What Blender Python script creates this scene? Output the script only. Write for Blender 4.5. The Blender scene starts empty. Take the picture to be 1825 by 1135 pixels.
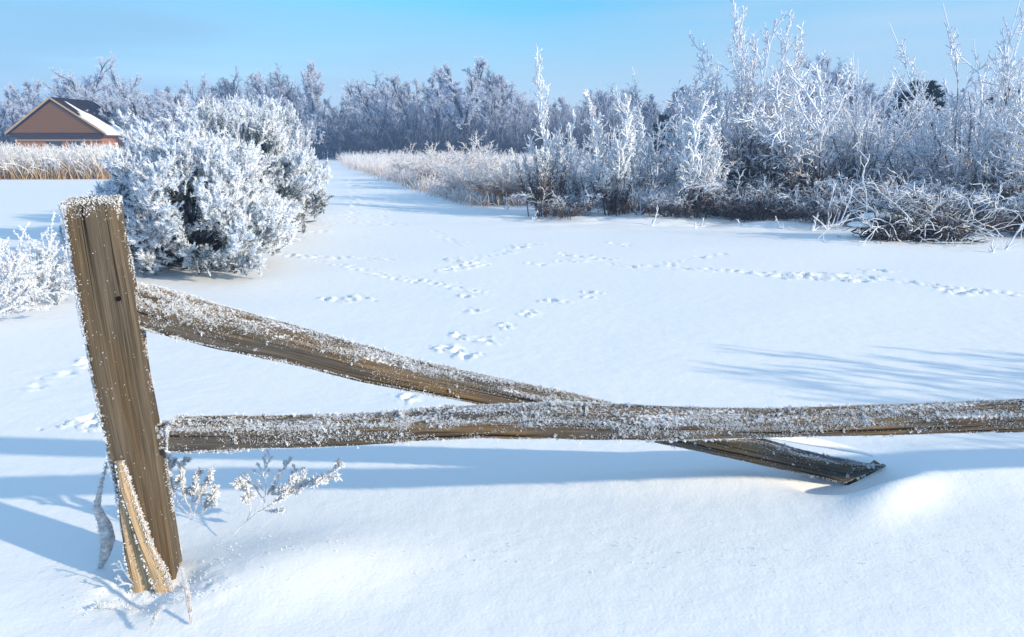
import bpy, math
import numpy as np
from mathutils import Vector
R = math.radians
scn = bpy.context.scene
COL = scn.collection
USE_HAZE = True

# ------------------------------------------------------------------ camera, world, sun
PITCH = R(12.3); CAM_H = 1.3; F = 1400.0; CX, CY = 912.5, 567.5
cd = bpy.data.cameras.new('camera'); cam = bpy.data.objects.new('camera', cd); COL.objects.link(cam)
cam.location = (0, 0, CAM_H); cam.rotation_euler = (math.pi / 2 - PITCH, 0, 0)
cd.sensor_width = 36.0; cd.lens = 36.0 * F / 1825.0; cd.clip_start = 0.05; cd.clip_end = 3000
scn.camera = cam
scn.view_settings.view_transform = 'Standard'; scn.view_settings.look = 'None'
scn.view_settings.gamma = 1; scn.view_settings.exposure = 0.72

SUN_EL = R(19)
SUN_DIR = Vector((0.89, -0.45, 0)).normalized() * math.cos(SUN_EL) + Vector((0, 0, math.sin(SUN_EL)))
sd = bpy.data.lights.new('sun', 'SUN'); so = bpy.data.objects.new('sun', sd); COL.objects.link(so)
so.rotation_euler = SUN_DIR.to_track_quat('Z', 'Y').to_euler(); so.location = (0, 0, 40)
sd.energy = 3.3; sd.angle = R(1.0); sd.color = (1.0, 0.84, 0.60)

world = bpy.data.worlds.new('World'); scn.world = world; world.use_nodes = True
nt = world.node_tree; nt.nodes.clear()
def N(nt, t, **kw):
    n = nt.nodes.new(t)
    for k, v in kw.items(): setattr(n, k, v)
    return n
sky = N(nt, 'ShaderNodeTexSky', sky_type='NISHITA', sun_disc=False)
sky.sun_elevation = SUN_EL
sky.sun_rotation = math.atan2(SUN_DIR.x, SUN_DIR.y)
sky.altitude = 100; sky.air_density = 1.0; sky.dust_density = 0.2; sky.ozone_density = 2.2
tc = N(nt, 'ShaderNodeTexCoord'); sep = N(nt, 'ShaderNodeSeparateXYZ')
nt.links.new(tc.outputs['Generated'], sep.inputs[0])
ramp = N(nt, 'ShaderNodeValToRGB')     # clear cold sky: deeper and more cyan a few degrees above the haze
e = ramp.color_ramp.elements
e[0].position = 0.0; e[0].color = (0.76, 0.70, 0.82, 1)
e[1].position = 0.42; e[1].color = (1.34, 1.66, 1.60, 1)
m = e.new(0.06); m.color = (0.72, 0.76, 0.88, 1)
m = e.new(0.16); m.color = (0.40, 0.90, 1.04, 1)
m = e.new(0.24); m.color = (0.44, 1.0, 1.35, 1)
nt.links.new(sep.outputs['Z'], ramp.inputs[0])
mul = N(nt, 'ShaderNodeMix', data_type='RGBA', blend_type='MULTIPLY'); mul.inputs[0].default_value = 1
nt.links.new(sky.outputs[0], mul.inputs[6]); nt.links.new(ramp.outputs[0], mul.inputs[7])
# thin cloud veils
mp = N(nt, 'ShaderNodeMapping'); mp.inputs['Scale'].default_value = (1.0, 1.0, 9)
nt.links.new(tc.outputs['Generated'], mp.inputs[0])
nz = N(nt, 'ShaderNodeTexNoise'); nz.inputs['Scale'].default_value = 2.2; nz.inputs['Detail'].default_value = 2.5
nt.links.new(mp.outputs[0], nz.inputs['Vector'])
cr = N(nt, 'ShaderNodeMapRange'); cr.inputs[1].default_value = 0.40; cr.inputs[2].default_value = 0.88; cr.inputs[4].default_value = 0.75
lx = N(nt, 'ShaderNodeMath', operation='MULTIPLY_ADD'); lx.inputs[1].default_value = -0.14; nt.links.new(sep.outputs['X'], lx.inputs[0]); nt.links.new(nz.outputs[0], lx.inputs[2])
ab = N(nt, 'ShaderNodeMath', operation='ABSOLUTE'); nt.links.new(sep.outputs['X'], ab.inputs[0])
la = N(nt, 'ShaderNodeMath', operation='MULTIPLY_ADD'); la.inputs[1].default_value = 0.62; nt.links.new(ab.outputs[0], la.inputs[0]); nt.links.new(lx.outputs[0], la.inputs[2])
nt.links.new(la.outputs[0], cr.inputs[0])
cc_ = N(nt, 'ShaderNodeMapRange'); cc_.inputs[1].default_value = -.45; cc_.inputs[2].default_value = .35; nt.links.new(sep.outputs['X'], cc_.inputs[0])
ccm = N(nt, 'ShaderNodeMix', data_type='RGBA'); ccm.inputs[6].default_value = (1.62, 2.75, 3.9, 1); ccm.inputs[7].default_value = (3.0, 3.8, 4.7, 1); nt.links.new(cc_.outputs[0], ccm.inputs[0])
cl = N(nt, 'ShaderNodeMix', data_type='RGBA', blend_type='MIX'); nt.links.new(ccm.outputs[2], cl.inputs[7])
nt.links.new(cr.outputs[0], cl.inputs[0]); nt.links.new(mul.outputs[2], cl.inputs[6])
bg = N(nt, 'ShaderNodeBackground'); bg.inputs[1].default_value = 0.12
wo = N(nt, 'ShaderNodeOutputWorld')
nt.links.new(cl.outputs[2], bg.inputs[0]); nt.links.new(bg.outputs[0], wo.inputs[0])
scn.cycles.max_bounces = 6; scn.cycles.diffuse_bounces = 3; scn.cycles.volume_bounces = 1
scn.cycles.transparent_max_bounces = 8

# ------------------------------------------------------------------ helpers
def ray(px, py):
    x = (px - CX) / F; y = -(py - CY) / F
    c, s = math.cos(PITCH), math.sin(PITCH)
    return np.array([x, c + y * s, -s + y * c])
def P(px, py, Y):                       # world point seen at px,py at distance Y in front
    d = ray(px, py); return np.array([0, 0, CAM_H]) + d * (Y / d[1])
def G(px, py, z=0.0):                   # ground point seen at px,py
    d = ray(px, py); t = (z - CAM_H) / d[2]; return np.array([0, 0, CAM_H]) + d * t
def PV(px, py, a, b):                   # point on the vertical plane through a and b
    d = ray(px, py); n = np.array([-(b[1] - a[1]), b[0] - a[0], 0])
    o = np.array([0, 0, CAM_H]); return o + d * (np.dot(np.array(a) - o, n) / np.dot(d, n))

def unit(v): return v / np.maximum(np.linalg.norm(v, axis=-1, keepdims=True), 1e-9)

class MB:
    """collects vertices, quads and triangles, then links them as ONE mesh"""
    def __init__(s): s.v = []; s.q = []; s.t = []; s.a = []; s.n = 0; s.uv = []
    def add(s, v, quads=None, tris=None, attr=None, uv=None):
        v = np.asarray(v, float).reshape(-1, 3)
        if quads is not None and len(quads): s.q.append(np.asarray(quads).reshape(-1, 4) + s.n)
        if tris is not None and len(tris): s.t.append(np.asarray(tris).reshape(-1, 3) + s.n)
        s.v.append(v); s.a.append(np.zeros(len(v)) if attr is None else np.broadcast_to(np.asarray(attr, float).reshape(-1), (len(v),)))
        s.uv.append(np.zeros((len(v), 2)) if uv is None else np.asarray(uv, float).reshape(-1, 2))
        s.n += len(v)
    def mesh(s, name, mat, smooth=True):
        v = np.concatenate(s.v); a = np.concatenate(s.a); uv = np.concatenate(s.uv)
        q = np.concatenate(s.q) if s.q else np.zeros((0, 4), int)
        t = np.concatenate(s.t) if s.t else np.zeros((0, 3), int)
        me = bpy.data.meshes.new(name)
        me.vertices.add(len(v)); me.vertices.foreach_set('co', v.astype(np.float32).ravel())
        loops = np.concatenate([q.ravel(), t.ravel()]).astype(np.int32)
        starts = np.concatenate([np.arange(len(q)) * 4, len(q) * 4 + np.arange(len(t)) * 3]).astype(np.int32)
        me.loops.add(len(loops)); me.loops.foreach_set('vertex_index', loops)
        me.polygons.add(len(starts)); me.polygons.foreach_set('loop_start', starts)
        me.polygons.foreach_set('use_smooth', np.full(len(starts), smooth))
        me.update(calc_edges=True)
        at = me.attributes.new('frost', 'FLOAT', 'POINT'); at.data.foreach_set('value', a.astype(np.float32))
        at = me.attributes.new('grain', 'FLOAT2', 'POINT'); at.data.foreach_set('vector', uv.astype(np.float32).ravel())
        me.materials.append(mat); return me
    def build(s, name, mat, parent=None, smooth=True):
        o = bpy.data.objects.new(name, s.mesh(name, mat, smooth)); COL.objects.link(o)
        if parent is not None:
            o.parent = parent; o.matrix_parent_inverse = parent.matrix_basis.inverted()
        return o

def tag(o, label=None, cat=None, group=None, kind=None):
    if label: o['label'] = label
    if cat: o['category'] = cat
    if group: o['group'] = group
    if kind: o['kind'] = kind
    return o
def empty(name, loc, label, cat, group=None):
    o = bpy.data.objects.new(name, None); COL.objects.link(o); o.location = loc; o.empty_display_size = 0.1
    return tag(o, label, cat, group)
def local(name, me, parent):             # a part whose mesh is in the thing's own coordinates
    o = bpy.data.objects.new(name, me); COL.objects.link(o); o.parent = parent; return o
def copy_thing(root, loc, rz, scale, label, group=None):
    r = root.copy(); COL.objects.link(r); r.location = loc; r.rotation_euler = (0, 0, rz); r.scale = scale
    r['label'] = label
    if group: r['group'] = group
    for ch in list(root.children):
        c = ch.copy(); COL.objects.link(c); c.parent = r
        for g in ch.children:
            d = g.copy(); COL.objects.link(d); d.parent = c
    return r

# ---- value noise
def hash2(i, j, seed):
    n = (i.astype(np.int64) * 374761393 + j.astype(np.int64) * 668265263 + seed * 144665) & 0x7fffffff
    n = ((n ^ (n >> 13)) * 1274126177) & 0x7fffffff
    return ((n ^ (n >> 16)) & 0xffff) / 65535.0
def vnoise(x, y, seed=0):
    i = np.floor(x); j = np.floor(y); u = x - i; v = y - j
    u = u * u * u * (u * (u * 6 - 15) + 10); v = v * v * v * (v * (v * 6 - 15) + 10)
    a = hash2(i, j, seed); b = hash2(i + 1, j, seed); c = hash2(i, j + 1, seed); d = hash2(i + 1, j + 1, seed)
    return (a * (1 - u) + b * u) * (1 - v) + (c * (1 - u) + d * u) * v - 0.5
def fbm(x, y, seed=0, o=4):
    s = 0; a = 1.0
    for k in range(o): s = s + a * vnoise(x * 2 ** k, y * 2 ** k, seed + k * 17); a *= 0.5
    return s

# ---- branch growing
def grow(rng, start, d, L, r0, r1, K=5, wob=0.12, up=0.0, nodefn=None, knob=0.0):
    n = len(start); p = start.copy(); d = unit(d); pts = [p]; L = np.broadcast_to(L, (n,))
    up = np.broadcast_to(up, (n,))
    for k in range(K - 1):
        d = d + rng.normal(size=(n, 3)) * wob; d[:, 2] += up
        d = unit(d); p = p + d * (L / (K - 1))[:, None]; pts.append(p)
    poly = np.stack(pts, 1)
    t = np.linspace(0, 1, K)[None, :]
    rad = np.broadcast_to(r0, (n,))[:, None] * (1 - t) + np.broadcast_to(r1, (n,))[:, None] * t
    if knob: rad = rad * (1 + knob * rng.uniform(-1, 1, size=rad.shape))
    return poly, rad
def spawn(rng, poly, rad, n, t0, t1, ang, dang, ratio, fall=0.5, jit=0.35):
    Nb, K, _ = poly.shape
    t = t0 + (t1 - t0) * ((np.arange(n)[None, :] + rng.uniform(0, 1, (Nb, n))) / n)
    f = t * (K - 1); i = np.minimum(f.astype(int), K - 2); u = (f - i)[..., None]
    bi = np.arange(Nb)[:, None]
    A = poly[bi, i]; B = poly[bi, i + 1]
    st = (A * (1 - u) + B * u).reshape(-1, 3); T = unit((B - A)).reshape(-1, 3)
    r = (rad[bi, i] * (1 - u[..., 0]) + rad[bi, i + 1] * u[..., 0]).reshape(-1)
    rnd = unit(np.cross(T, rng.normal(size=T.shape)))
    a = (ang + rng.normal(size=len(T)) * dang)[:, None]
    d = T * np.cos(a) + rnd * np.sin(a)
    plen = np.linalg.norm(np.diff(poly, axis=1), axis=2).sum(1)
    L = (plen[:, None] * ratio * (1 - fall * t)).reshape(-1) * rng.uniform(1 - jit, 1 + jit, len(T))
    return st, d, L, r
def tubes(mb, poly, rad, S=3, frost=None, rng=None):
    n, K, _ = poly.shape
    T = np.empty_like(poly); T[:, 1:-1] = poly[:, 2:] - poly[:, :-2]; T[:, 0] = poly[:, 1] - poly[:, 0]; T[:, -1] = poly[:, -1] - poly[:, -2]
    T = unit(T); ax = unit(poly[:, -1] - poly[:, 0])
    ref = np.where(np.abs(ax[:, 2:3]) < 0.9, np.array([[0, 0, 1.0]]), np.array([[1.0, 0, 0]]))[:, None, :]
    U = unit(np.cross(T, np.broadcast_to(ref, T.shape))); V = np.cross(T, U)
    a = np.arange(S) * 2 * math.pi / S
    v = poly[:, :, None, :] + rad[:, :, None, None] * (U[:, :, None, :] * np.cos(a)[None, None, :, None] + V[:, :, None, :] * np.sin(a)[None, None, :, None])
    idx = np.arange(n * K * S).reshape(n, K, S)
    A = idx[:, :-1, :]; B = idx[:, 1:, :]
    q = np.stack([A, np.roll(A, -1, 2), np.roll(B, -1, 2), B], -1).reshape(-1, 4)
    at = None
    if frost is not None: at = np.repeat(np.broadcast_to(frost, (n, K)).reshape(-1), S)
    mb.add(v, quads=q, attr=at)
def spikes(mb, base, d, L, r, rng, frost=1.0):      # thin three-sided needles
    n = len(base); d = unit(d); U = unit(np.cross(d, rng.normal(size=d.shape))); V = np.cross(d, U)
    r = np.broadcast_to(r, (n,))[:, None]; L = np.broadcast_to(L, (n,))[:, None]
    v = np.stack([base + U * r, base - U * r * .5 + V * r * .87, base - U * r * .5 - V * r * .87, base + d * L], 1)
    i = np.arange(n)[:, None] * 4
    t = np.stack([i + np.array([[0, 1, 3]]), i + np.array([[1, 2, 3]]), i + np.array([[2, 0, 3]])], 1)
    mb.add(v, tris=t, attr=np.repeat(np.broadcast_to(frost, (n,)), 4))
def flakes(mb, base, nrm, size, rng, blades=4):      # hoar frost crystals: small bunches of bent leaf-like plates
    n = len(base)
    for b in range(blades):
        d = unit(nrm + rng.normal(size=(n, 3)) * 0.65)
        w = unit(np.cross(d, rng.normal(size=(n, 3)))); th = np.cross(d, w)
        s = (size * rng.uniform(0.5, 1.2, n))[:, None]
        ww = s * rng.uniform(0.10, 0.24, n)[:, None]
        mid = base + d * s * 0.5 + th * s * 0.12
        v = np.stack([base - nrm * s * .15, mid + w * ww, base + d * s, mid - w * ww, mid - th * s * 0.28], 1)
        i = np.arange(n)[:, None] * 5
        t = np.stack([i + np.array([[0, 1, 2]]), i + np.array([[0, 2, 3]]), i + np.array([[0, 4, 1]]), i + np.array([[1, 4, 2]]), i + np.array([[0, 3, 4]]), i + np.array([[3, 2, 4]])], 1)
        mb.add(v, tris=t, attr=1.0)

# ------------------------------------------------------------------ materials
def newmat(name):
    m = bpy.data.materials.new(name); m.use_nodes = True; nt = m.node_tree; b = nt.nodes['Principled BSDF']
    b.inputs['Specular IOR Level'].default_value = 0.2
    return m, nt, b
def mat_plain(name, col, rough=0.7, noise=None, spec=0.2, scale=8):
    m, nt, b = newmat(name); b.inputs['Roughness'].default_value = rough; b.inputs['Specular IOR Level'].default_value = spec
    if noise:
        t = N(nt, 'ShaderNodeTexCoord'); z = N(nt, 'ShaderNodeTexNoise'); z.inputs['Scale'].default_value = scale; z.inputs['Detail'].default_value = 5
        nt.links.new(t.outputs['Object'], z.inputs['Vector'])
        r = N(nt, 'ShaderNodeValToRGB'); r.color_ramp.elements[0].position = .35; r.color_ramp.elements[1].position = .65
        r.color_ramp.elements[0].color = (*noise, 1); r.color_ramp.elements[1].color = (*col, 1)
        nt.links.new(z.outputs[0], r.inputs[0]); nt.links.new(r.outputs[0], b.inputs['Base Color'])
    else: b.inputs['Base Color'].default_value = (*col, 1)
    return m
FROST = (0.78, 0.83, 0.93)
def mat_frosted(name, bark, frost=FROST, scale=14.0, soft=0.18):
    """bark that is covered by rime according to the mesh's frost amount, in patches"""
    m, nt, b = newmat(name); b.inputs['Roughness'].default_value = 0.75
    a = N(nt, 'ShaderNodeAttribute'); a.attribute_name = 'frost'
    t = N(nt, 'ShaderNodeTexCoord'); z = N(nt, 'ShaderNodeTexNoise'); z.inputs['Scale'].default_value = scale; z.inputs['Detail'].default_value = 3
    nt.links.new(t.outputs['Object'], z.inputs['Vector'])
    s = N(nt, 'ShaderNodeMath', operation='ADD'); nt.links.new(a.outputs['Fac'], s.inputs[0]); nt.links.new(z.outputs[0], s.inputs[1])
    mr = N(nt, 'ShaderNodeMapRange'); mr.inputs[1].default_value = 1.0 - soft; mr.inputs[2].default_value = 1.0 + soft
    nt.links.new(s.outputs[0], mr.inputs[0])
    x = N(nt, 'ShaderNodeMix', data_type='RGBA'); x.inputs[6].default_value = (*bark, 1); x.inputs[7].default_value = (*frost, 1)
    nt.links.new(mr.outputs[0], x.inputs[0]); nt.links.new(x.outputs[2], b.inputs['Base Color'])
    return m
M = {}
M['rime'] = mat_plain('rime', (0.80, 0.82, 0.86), 0.7, spec=.1)
M['shrub'] = mat_frosted('shrub_rime', (0.10, 0.072, 0.065))
M['white_shrub'] = mat_frosted('white_shrub_rime', (0.10, 0.072, 0.065), (.88, .91, .96))
M['tan_shrub'] = mat_frosted('tan_rime', (0.36, 0.22, 0.14), (0.82, 0.80, 0.82))
M['bark'] = mat_frosted('bark', (0.030, 0.027, 0.033), scale=5)
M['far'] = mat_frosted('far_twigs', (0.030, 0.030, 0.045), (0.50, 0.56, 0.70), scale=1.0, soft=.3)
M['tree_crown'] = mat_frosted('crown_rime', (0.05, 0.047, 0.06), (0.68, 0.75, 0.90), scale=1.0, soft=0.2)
M['needle'] = mat_frosted('needles', (0.028, 0.045, 0.028), (0.80, 0.86, 0.95), scale=9)
M['dark_needle'] = mat_plain('dark_needles', (0.02, 0.032, 0.03), 0.8)
M['grass'] = mat_frosted('dry_grass', (0.55, 0.36, 0.18), (0.86, 0.86, 0.88), scale=1.4, soft=0.4)
M['pale_grass'] = mat_frosted('pale_grass', (0.50, 0.34, 0.24), (0.82, 0.82, 0.86), scale=1.4, soft=0.4)

def mat_snow():
    m, nt, b = newmat('snow'); b.inputs['Roughness'].default_value = 0.55; b.inputs['Specular IOR Level'].default_value = 0.25
    b.inputs['Base Color'].default_value = (0.88, 0.90, 0.93, 1)
    t = N(nt, 'ShaderNodeTexCoord')
    z1 = N(nt, 'ShaderNodeTexNoise'); z1.inputs['Scale'].default_value = 9; z1.inputs['Detail'].default_value = 6; z1.inputs['Roughness'].default_value = 0.55
    z2 = N(nt, 'ShaderNodeTexNoise'); z2.inputs['Scale'].default_value = 95; z2.inputs['Detail'].default_value = 3
    nt.links.new(t.outputs['Object'], z1.inputs['Vector']); nt.links.new(t.outputs['Object'], z2.inputs['Vector'])
    b1 = N(nt, 'ShaderNodeBump'); b1.inputs['Strength'].default_value = 0.35; b1.inputs['Distance'].default_value = 0.016
    b2 = N(nt, 'ShaderNodeBump'); b2.inputs['Strength'].default_value = 0.35; b2.inputs['Distance'].default_value = 0.0032
    nt.links.new(z1.outputs[0], b1.inputs['Height']); nt.links.new(z2.outputs[0], b2.inputs['Height'])
    nt.links.new(b1.outputs[0], b2.inputs['Normal']); nt.links.new(b2.outputs[0], b.inputs['Normal'])
    # scattered glints of single crystals
    v = N(nt, 'ShaderNodeTexVoronoi'); v.inputs['Scale'].default_value = 55
    nt.links.new(t.outputs['Object'], v.inputs['Vector'])
    lt = N(nt, 'ShaderNodeMath', operation='LESS_THAN'); lt.inputs[1].default_value = 0.09; nt.links.new(v.outputs['Distance'], lt.inputs[0])
    sp = N(nt, 'ShaderNodeSeparateColor'); nt.links.new(v.outputs['Color'], sp.inputs[0])
    gt = N(nt, 'ShaderNodeMath', operation='GREATER_THAN'); gt.inputs[1].default_value = 0.93; nt.links.new(sp.outputs[0], gt.inputs[0])
    mu = N(nt, 'ShaderNodeMath', operation='MULTIPLY'); nt.links.new(lt.outputs[0], mu.inputs[0]); nt.links.new(gt.outputs[0], mu.inputs[1])
    mr = N(nt, 'ShaderNodeMapRange'); mr.inputs[3].default_value = 0.25; mr.inputs[4].default_value = 1.0
    nt.links.new(mu.outputs[0], mr.inputs[0]); nt.links.new(mr.outputs[0], b.inputs['Specular IOR Level'])
    mr2 = N(nt, 'ShaderNodeMapRange'); mr2.inputs[3].default_value = 0.55; mr2.inputs[4].default_value = 0.22
    nt.links.new(mu.outputs[0], mr2.inputs[0]); nt.links.new(mr2.outputs[0], b.inputs['Roughness'])
    return m
M['snow'] = mat_snow()

def mat_wood(name, grey, brown, warm, patch=2.2, lo=.33, crk=.34):
    """weathered split timber: grain runs along the first grain coordinate (metres), the second goes round the section"""
    m, nt, b = newmat(name); b.inputs['Roughness'].default_value = 0.85
    a = N(nt, 'ShaderNodeAttribute'); a.attribute_name = 'grain'
    def noise(sc, mapscale, detail=6, rough=0.6, dist=0.0):
        mp = N(nt, 'ShaderNodeMapping'); mp.inputs['Scale'].default_value = mapscale
        nt.links.new(a.outputs['Vector'], mp.inputs[0])
        z = N(nt, 'ShaderNodeTexNoise'); z.inputs['Scale'].default_value = sc; z.inputs['Detail'].default_value = detail; z.inputs['Roughness'].default_value = rough
        z.inputs['Distortion'].default_value = dist
        nt.links.new(mp.outputs[0], z.inputs['Vector']); return z
    fine = noise(1.0, (5, 260, 1), 5, 0.7); med = noise(1.0, (1.6, 60, 1), 6, 0.65, 0.6); big = noise(1.0, (patch, 9, 1), 3, 0.5)
    crack = noise(1.0, (1.1, 130, 1), 2, 0.5, 0.3)
    r1 = N(nt, 'ShaderNodeValToRGB'); e = r1.color_ramp.elements
    e[0].position = .40; e[0].color = (*[c * lo for c in grey], 1); e[1].position = .62; e[1].color = (*[min(1, c * 1.5) for c in grey], 1)
    k = e.new(.5); k.color = (*grey, 1)
    r2 = N(nt, 'ShaderNodeValToRGB'); e = r2.color_ramp.elements
    e[0].position = .40; e[0].color = (*[c * lo for c in brown], 1); e[1].position = .62; e[1].color = (*warm, 1)
    k = e.new(.52); k.color = (*brown, 1)
    av = N(nt, 'ShaderNodeMix', data_type='FLOAT'); av.inputs[0].default_value = 0.5
    nt.links.new(fine.outputs[0], av.inputs[2]); nt.links.new(med.outputs[0], av.inputs[3])
    nt.links.new(av.outputs[0], r1.inputs[0]); nt.links.new(av.outputs[0], r2.inputs[0])
    pm = N(nt, 'ShaderNodeMapRange'); pm.inputs[1].default_value = .42; pm.inputs[2].default_value = .60
    nt.links.new(big.outputs[0], pm.inputs[0])
    x = N(nt, 'ShaderNodeMix', data_type='RGBA'); nt.links.new(pm.outputs[0], x.inputs[0]); nt.links.new(r1.outputs[0], x.inputs[6]); nt.links.new(r2.outputs[0], x.inputs[7])
    ck = N(nt, 'ShaderNodeMapRange'); ck.inputs[1].default_value = crk; ck.inputs[2].default_value = crk + .06
    nt.links.new(crack.outputs[0], ck.inputs[0])
    y = N(nt, 'ShaderNodeMix', data_type='RGBA'); y.inputs[6].default_value = (.012, .009, .007, 1)
    nt.links.new(ck.outputs[0], y.inputs[0]); nt.links.new(x.outputs[2], y.inputs[7])
    out = y.outputs[2]
    # rime grown on the wood where the mesh says so
    f = N(nt, 'ShaderNodeAttribute'); f.attribute_name = 'frost'
    fz = N(nt, 'ShaderNodeTexNoise'); fz.inputs['Scale'].default_value = 120; fz.inputs['Detail'].default_value = 4; fz.inputs['Roughness'].default_value = .7
    t = N(nt, 'ShaderNodeTexCoord'); nt.links.new(t.outputs['Object'], fz.inputs['Vector'])
    s = N(nt, 'ShaderNodeMath', operation='ADD'); nt.links.new(f.outputs['Fac'], s.inputs[0]); nt.links.new(fz.outputs[0], s.inputs[1])
    mr = N(nt, 'ShaderNodeMapRange'); mr.inputs[1].default_value = .95; mr.inputs[2].default_value = 1.15; nt.links.new(s.outputs[0], mr.inputs[0])
    w = N(nt, 'ShaderNodeMix', data_type='RGBA'); w.inputs[7].default_value = (*FROST, 1)
    nt.links.new(mr.outputs[0], w.inputs[0]); nt.links.new(out, w.inputs[6]); nt.links.new(w.outputs[2], b.inputs['Base Color'])
    bp = N(nt, 'ShaderNodeBump'); bp.inputs['Strength'].default_value = 0.9; bp.inputs['Distance'].default_value = 0.004
    h = N(nt, 'ShaderNodeMath', operation='ADD'); nt.links.new(av.outputs[0], h.inputs[0]); nt.links.new(ck.outputs[0], h.inputs[1])
    nt.links.new(h.outputs[0], bp.inputs['Height']); nt.links.new(bp.outputs[0], b.inputs['Normal'])
    return m
M['post'] = mat_wood('post_wood', (.112, .090, .066), (.116, .082, .048), (.180, .132, .085), 1.2, .55, .29)
M['rail'] = mat_wood('rail_wood', (.095, .085, .075), (.15, .098, .050), (.30, .195, .095), 1.6)
M['split'] = mat_wood('split_wood', (.50, .36, .22), (.56, .40, .25), (.72, .58, .42), 2.0)

# ------------------------------------------------------------------ snow field
rng = np.random.default_rng(7)
def gauss(x, y, cx, cy, sx, sy, a=0.0):
    c, s = math.cos(a), math.sin(a); dx = x - cx; dy = y - cy
    u = dx * c + dy * s; v = -dx * s + dy * c
    return np.exp(-(u / sx) ** 2 - (v / sy) ** 2)
POSTB = G(275, 1045)
END = G(1560, 850)
def ground_raw(x, y):
    r = np.hypot(x, y)
    h = 0.035 * fbm(x / 5.0, y / 3.2, 3, 3) + 0.05 * fbm(x / 17 + 4, y / 14, 9, 2) * np.clip(r / 8, 0, 1)
    h = h + 0.014 * fbm(x / 0.9, y / 0.7, 21, 3) * np.exp(-r / 6)
    h = h + 0.16 * fbm(x / 1.5 + 7, y / 0.9, 33, 3) * np.exp(-((y - 15.2 + np.clip(x - 3, 0, 9) * .38) / 1.9) ** 2) * np.clip(x / 2 + .6, 0, 1)
    h = h + 0.030 * (fbm(x * 14, y * 14, 41, 3) + .25) * gauss(x, y, POSTB[0] + .03, POSTB[1] - .03, .17, .09)
    h = h + 0.050 * gauss(x, y, POSTB[0] + .38, POSTB[1] + .10, .34, .20, 0.3)         # drift by the post
    h = h - 0.035 * gauss(x, y, POSTB[0], POSTB[1] - .02, .13, .10)                     # wind scoop at its foot
    h = h + 0.040 * gauss(x, y, POSTB[0] - .75, POSTB[1] - .20, .30, .18, -0.3)
    h = h + 0.045 * gauss(x, y, END[0] + .48, END[1] + .10, .42, .22, 0.1)              # mound at the fallen end
    h = h + 0.052 * gauss(x, y, END[0] + .02, END[1] - .16, .30, .10, 0.72)             # curled lip in front of it
    h = h - 0.12 * gauss(x, y, END[0] - .12, END[1] - .02, .27, .11, 0.1)            # hollow under it
    h = h + 0.030 * gauss(x, y, END[0] - .75, END[1] - .06, .55, .10, 0.05)
    h = h + 0.05 * gauss(x, y, 4.5, 10.8, 2.6, 1.3) + 0.12 * gauss(x, y, -3.9, 12.5, 1.1, 5.5)
    return h
PR = []      # prints: x, y, radius x, radius y, depth, angle
def pr(px, py, w, dep=0.03, asp=1.0, a=None, n=1, spread=0):
    for _ in range(n):
        g = G(px + rng.normal() * spread, py + rng.normal() * spread * 0.35)
        PR.append((g[0], g[1], w, w * asp, dep, rng.uniform(0, 3.1) if a is None else a))
for px, py, w in [(846, 553, .045), (900, 580, .045), (946, 556, .05), (936, 560, .04), (986, 534, .05), (1050, 519, .045), (1050, 528, .04), (820, 598, .045), (797, 620, .05), (786, 622, .035), (832, 634, .045), (865, 607, .05), (815, 626, .04), (831, 526, .045), (152, 650, .045), (157, 748, .05), (165, 760, .04), (600, 529, .06), (625, 532, .06), (648, 528, .05), (580, 531, .05), (1685, 518, .06), (1705, 524, .06), (1722, 521, .05), (1568, 482, .07), (1095, 434, .08), (1115, 436, .06), (728, 712, .04)]:
    pr(px, py, w * .72, .022, 1.35, 0.3 + rng.normal() * .4)
for px in np.arange(1398, 1552, 11): pr(px, 491 + (px - 1398) * .03 + rng.normal(), .075, .014, 1.4)
for a, b, n in [((500, 458), (690, 462), 18), ((690, 490), (870, 520), 14), ((560, 460), (700, 495), 12), ((790, 480), (860, 470), 12), ((800, 462), (850, 472), 10), ((820, 478), (850, 462), 8), ((950, 470), (1090, 460), 16), ((1000, 452), (1060, 458), 10), ((1090, 470), (1400, 489), 26), ((1550, 496), (1825, 528), 18), ((870, 456), (950, 434), 9), ((905, 450), (925, 436), 6), ((628, 400), (628, 320), 16), ((660, 420), (648, 330), 12), ((690, 400), (672, 325), 10), ((627, 385), (628, 338), 9), ((634, 383), (634, 345), 7), ((780, 412), (835, 438), 8), ((560, 400), (625, 385), 7), ((675, 385), (690, 345), 6), ((1180, 470), (1290, 452), 8), ((540, 428), (600, 405), 6), ((700, 372), (800, 380), 6), ((640, 395), (720, 400), 5), ((70, 690), (160, 640), 3)]:
    for t in np.linspace(0, 1, n):
        q = G(a[0] + (b[0] - a[0]) * t + rng.normal() * 3, a[1] + (b[1] - a[1]) * t + rng.normal() * 1.2)
        PR.append((q[0], q[1], rng.uniform(.028, .05) * max(1, q[1] / 11), rng.uniform(.035, .06) * max(1, q[1] / 11), rng.uniform(.009, .018) * max(1, q[1] / 9), rng.uniform(0, 3)))
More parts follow.
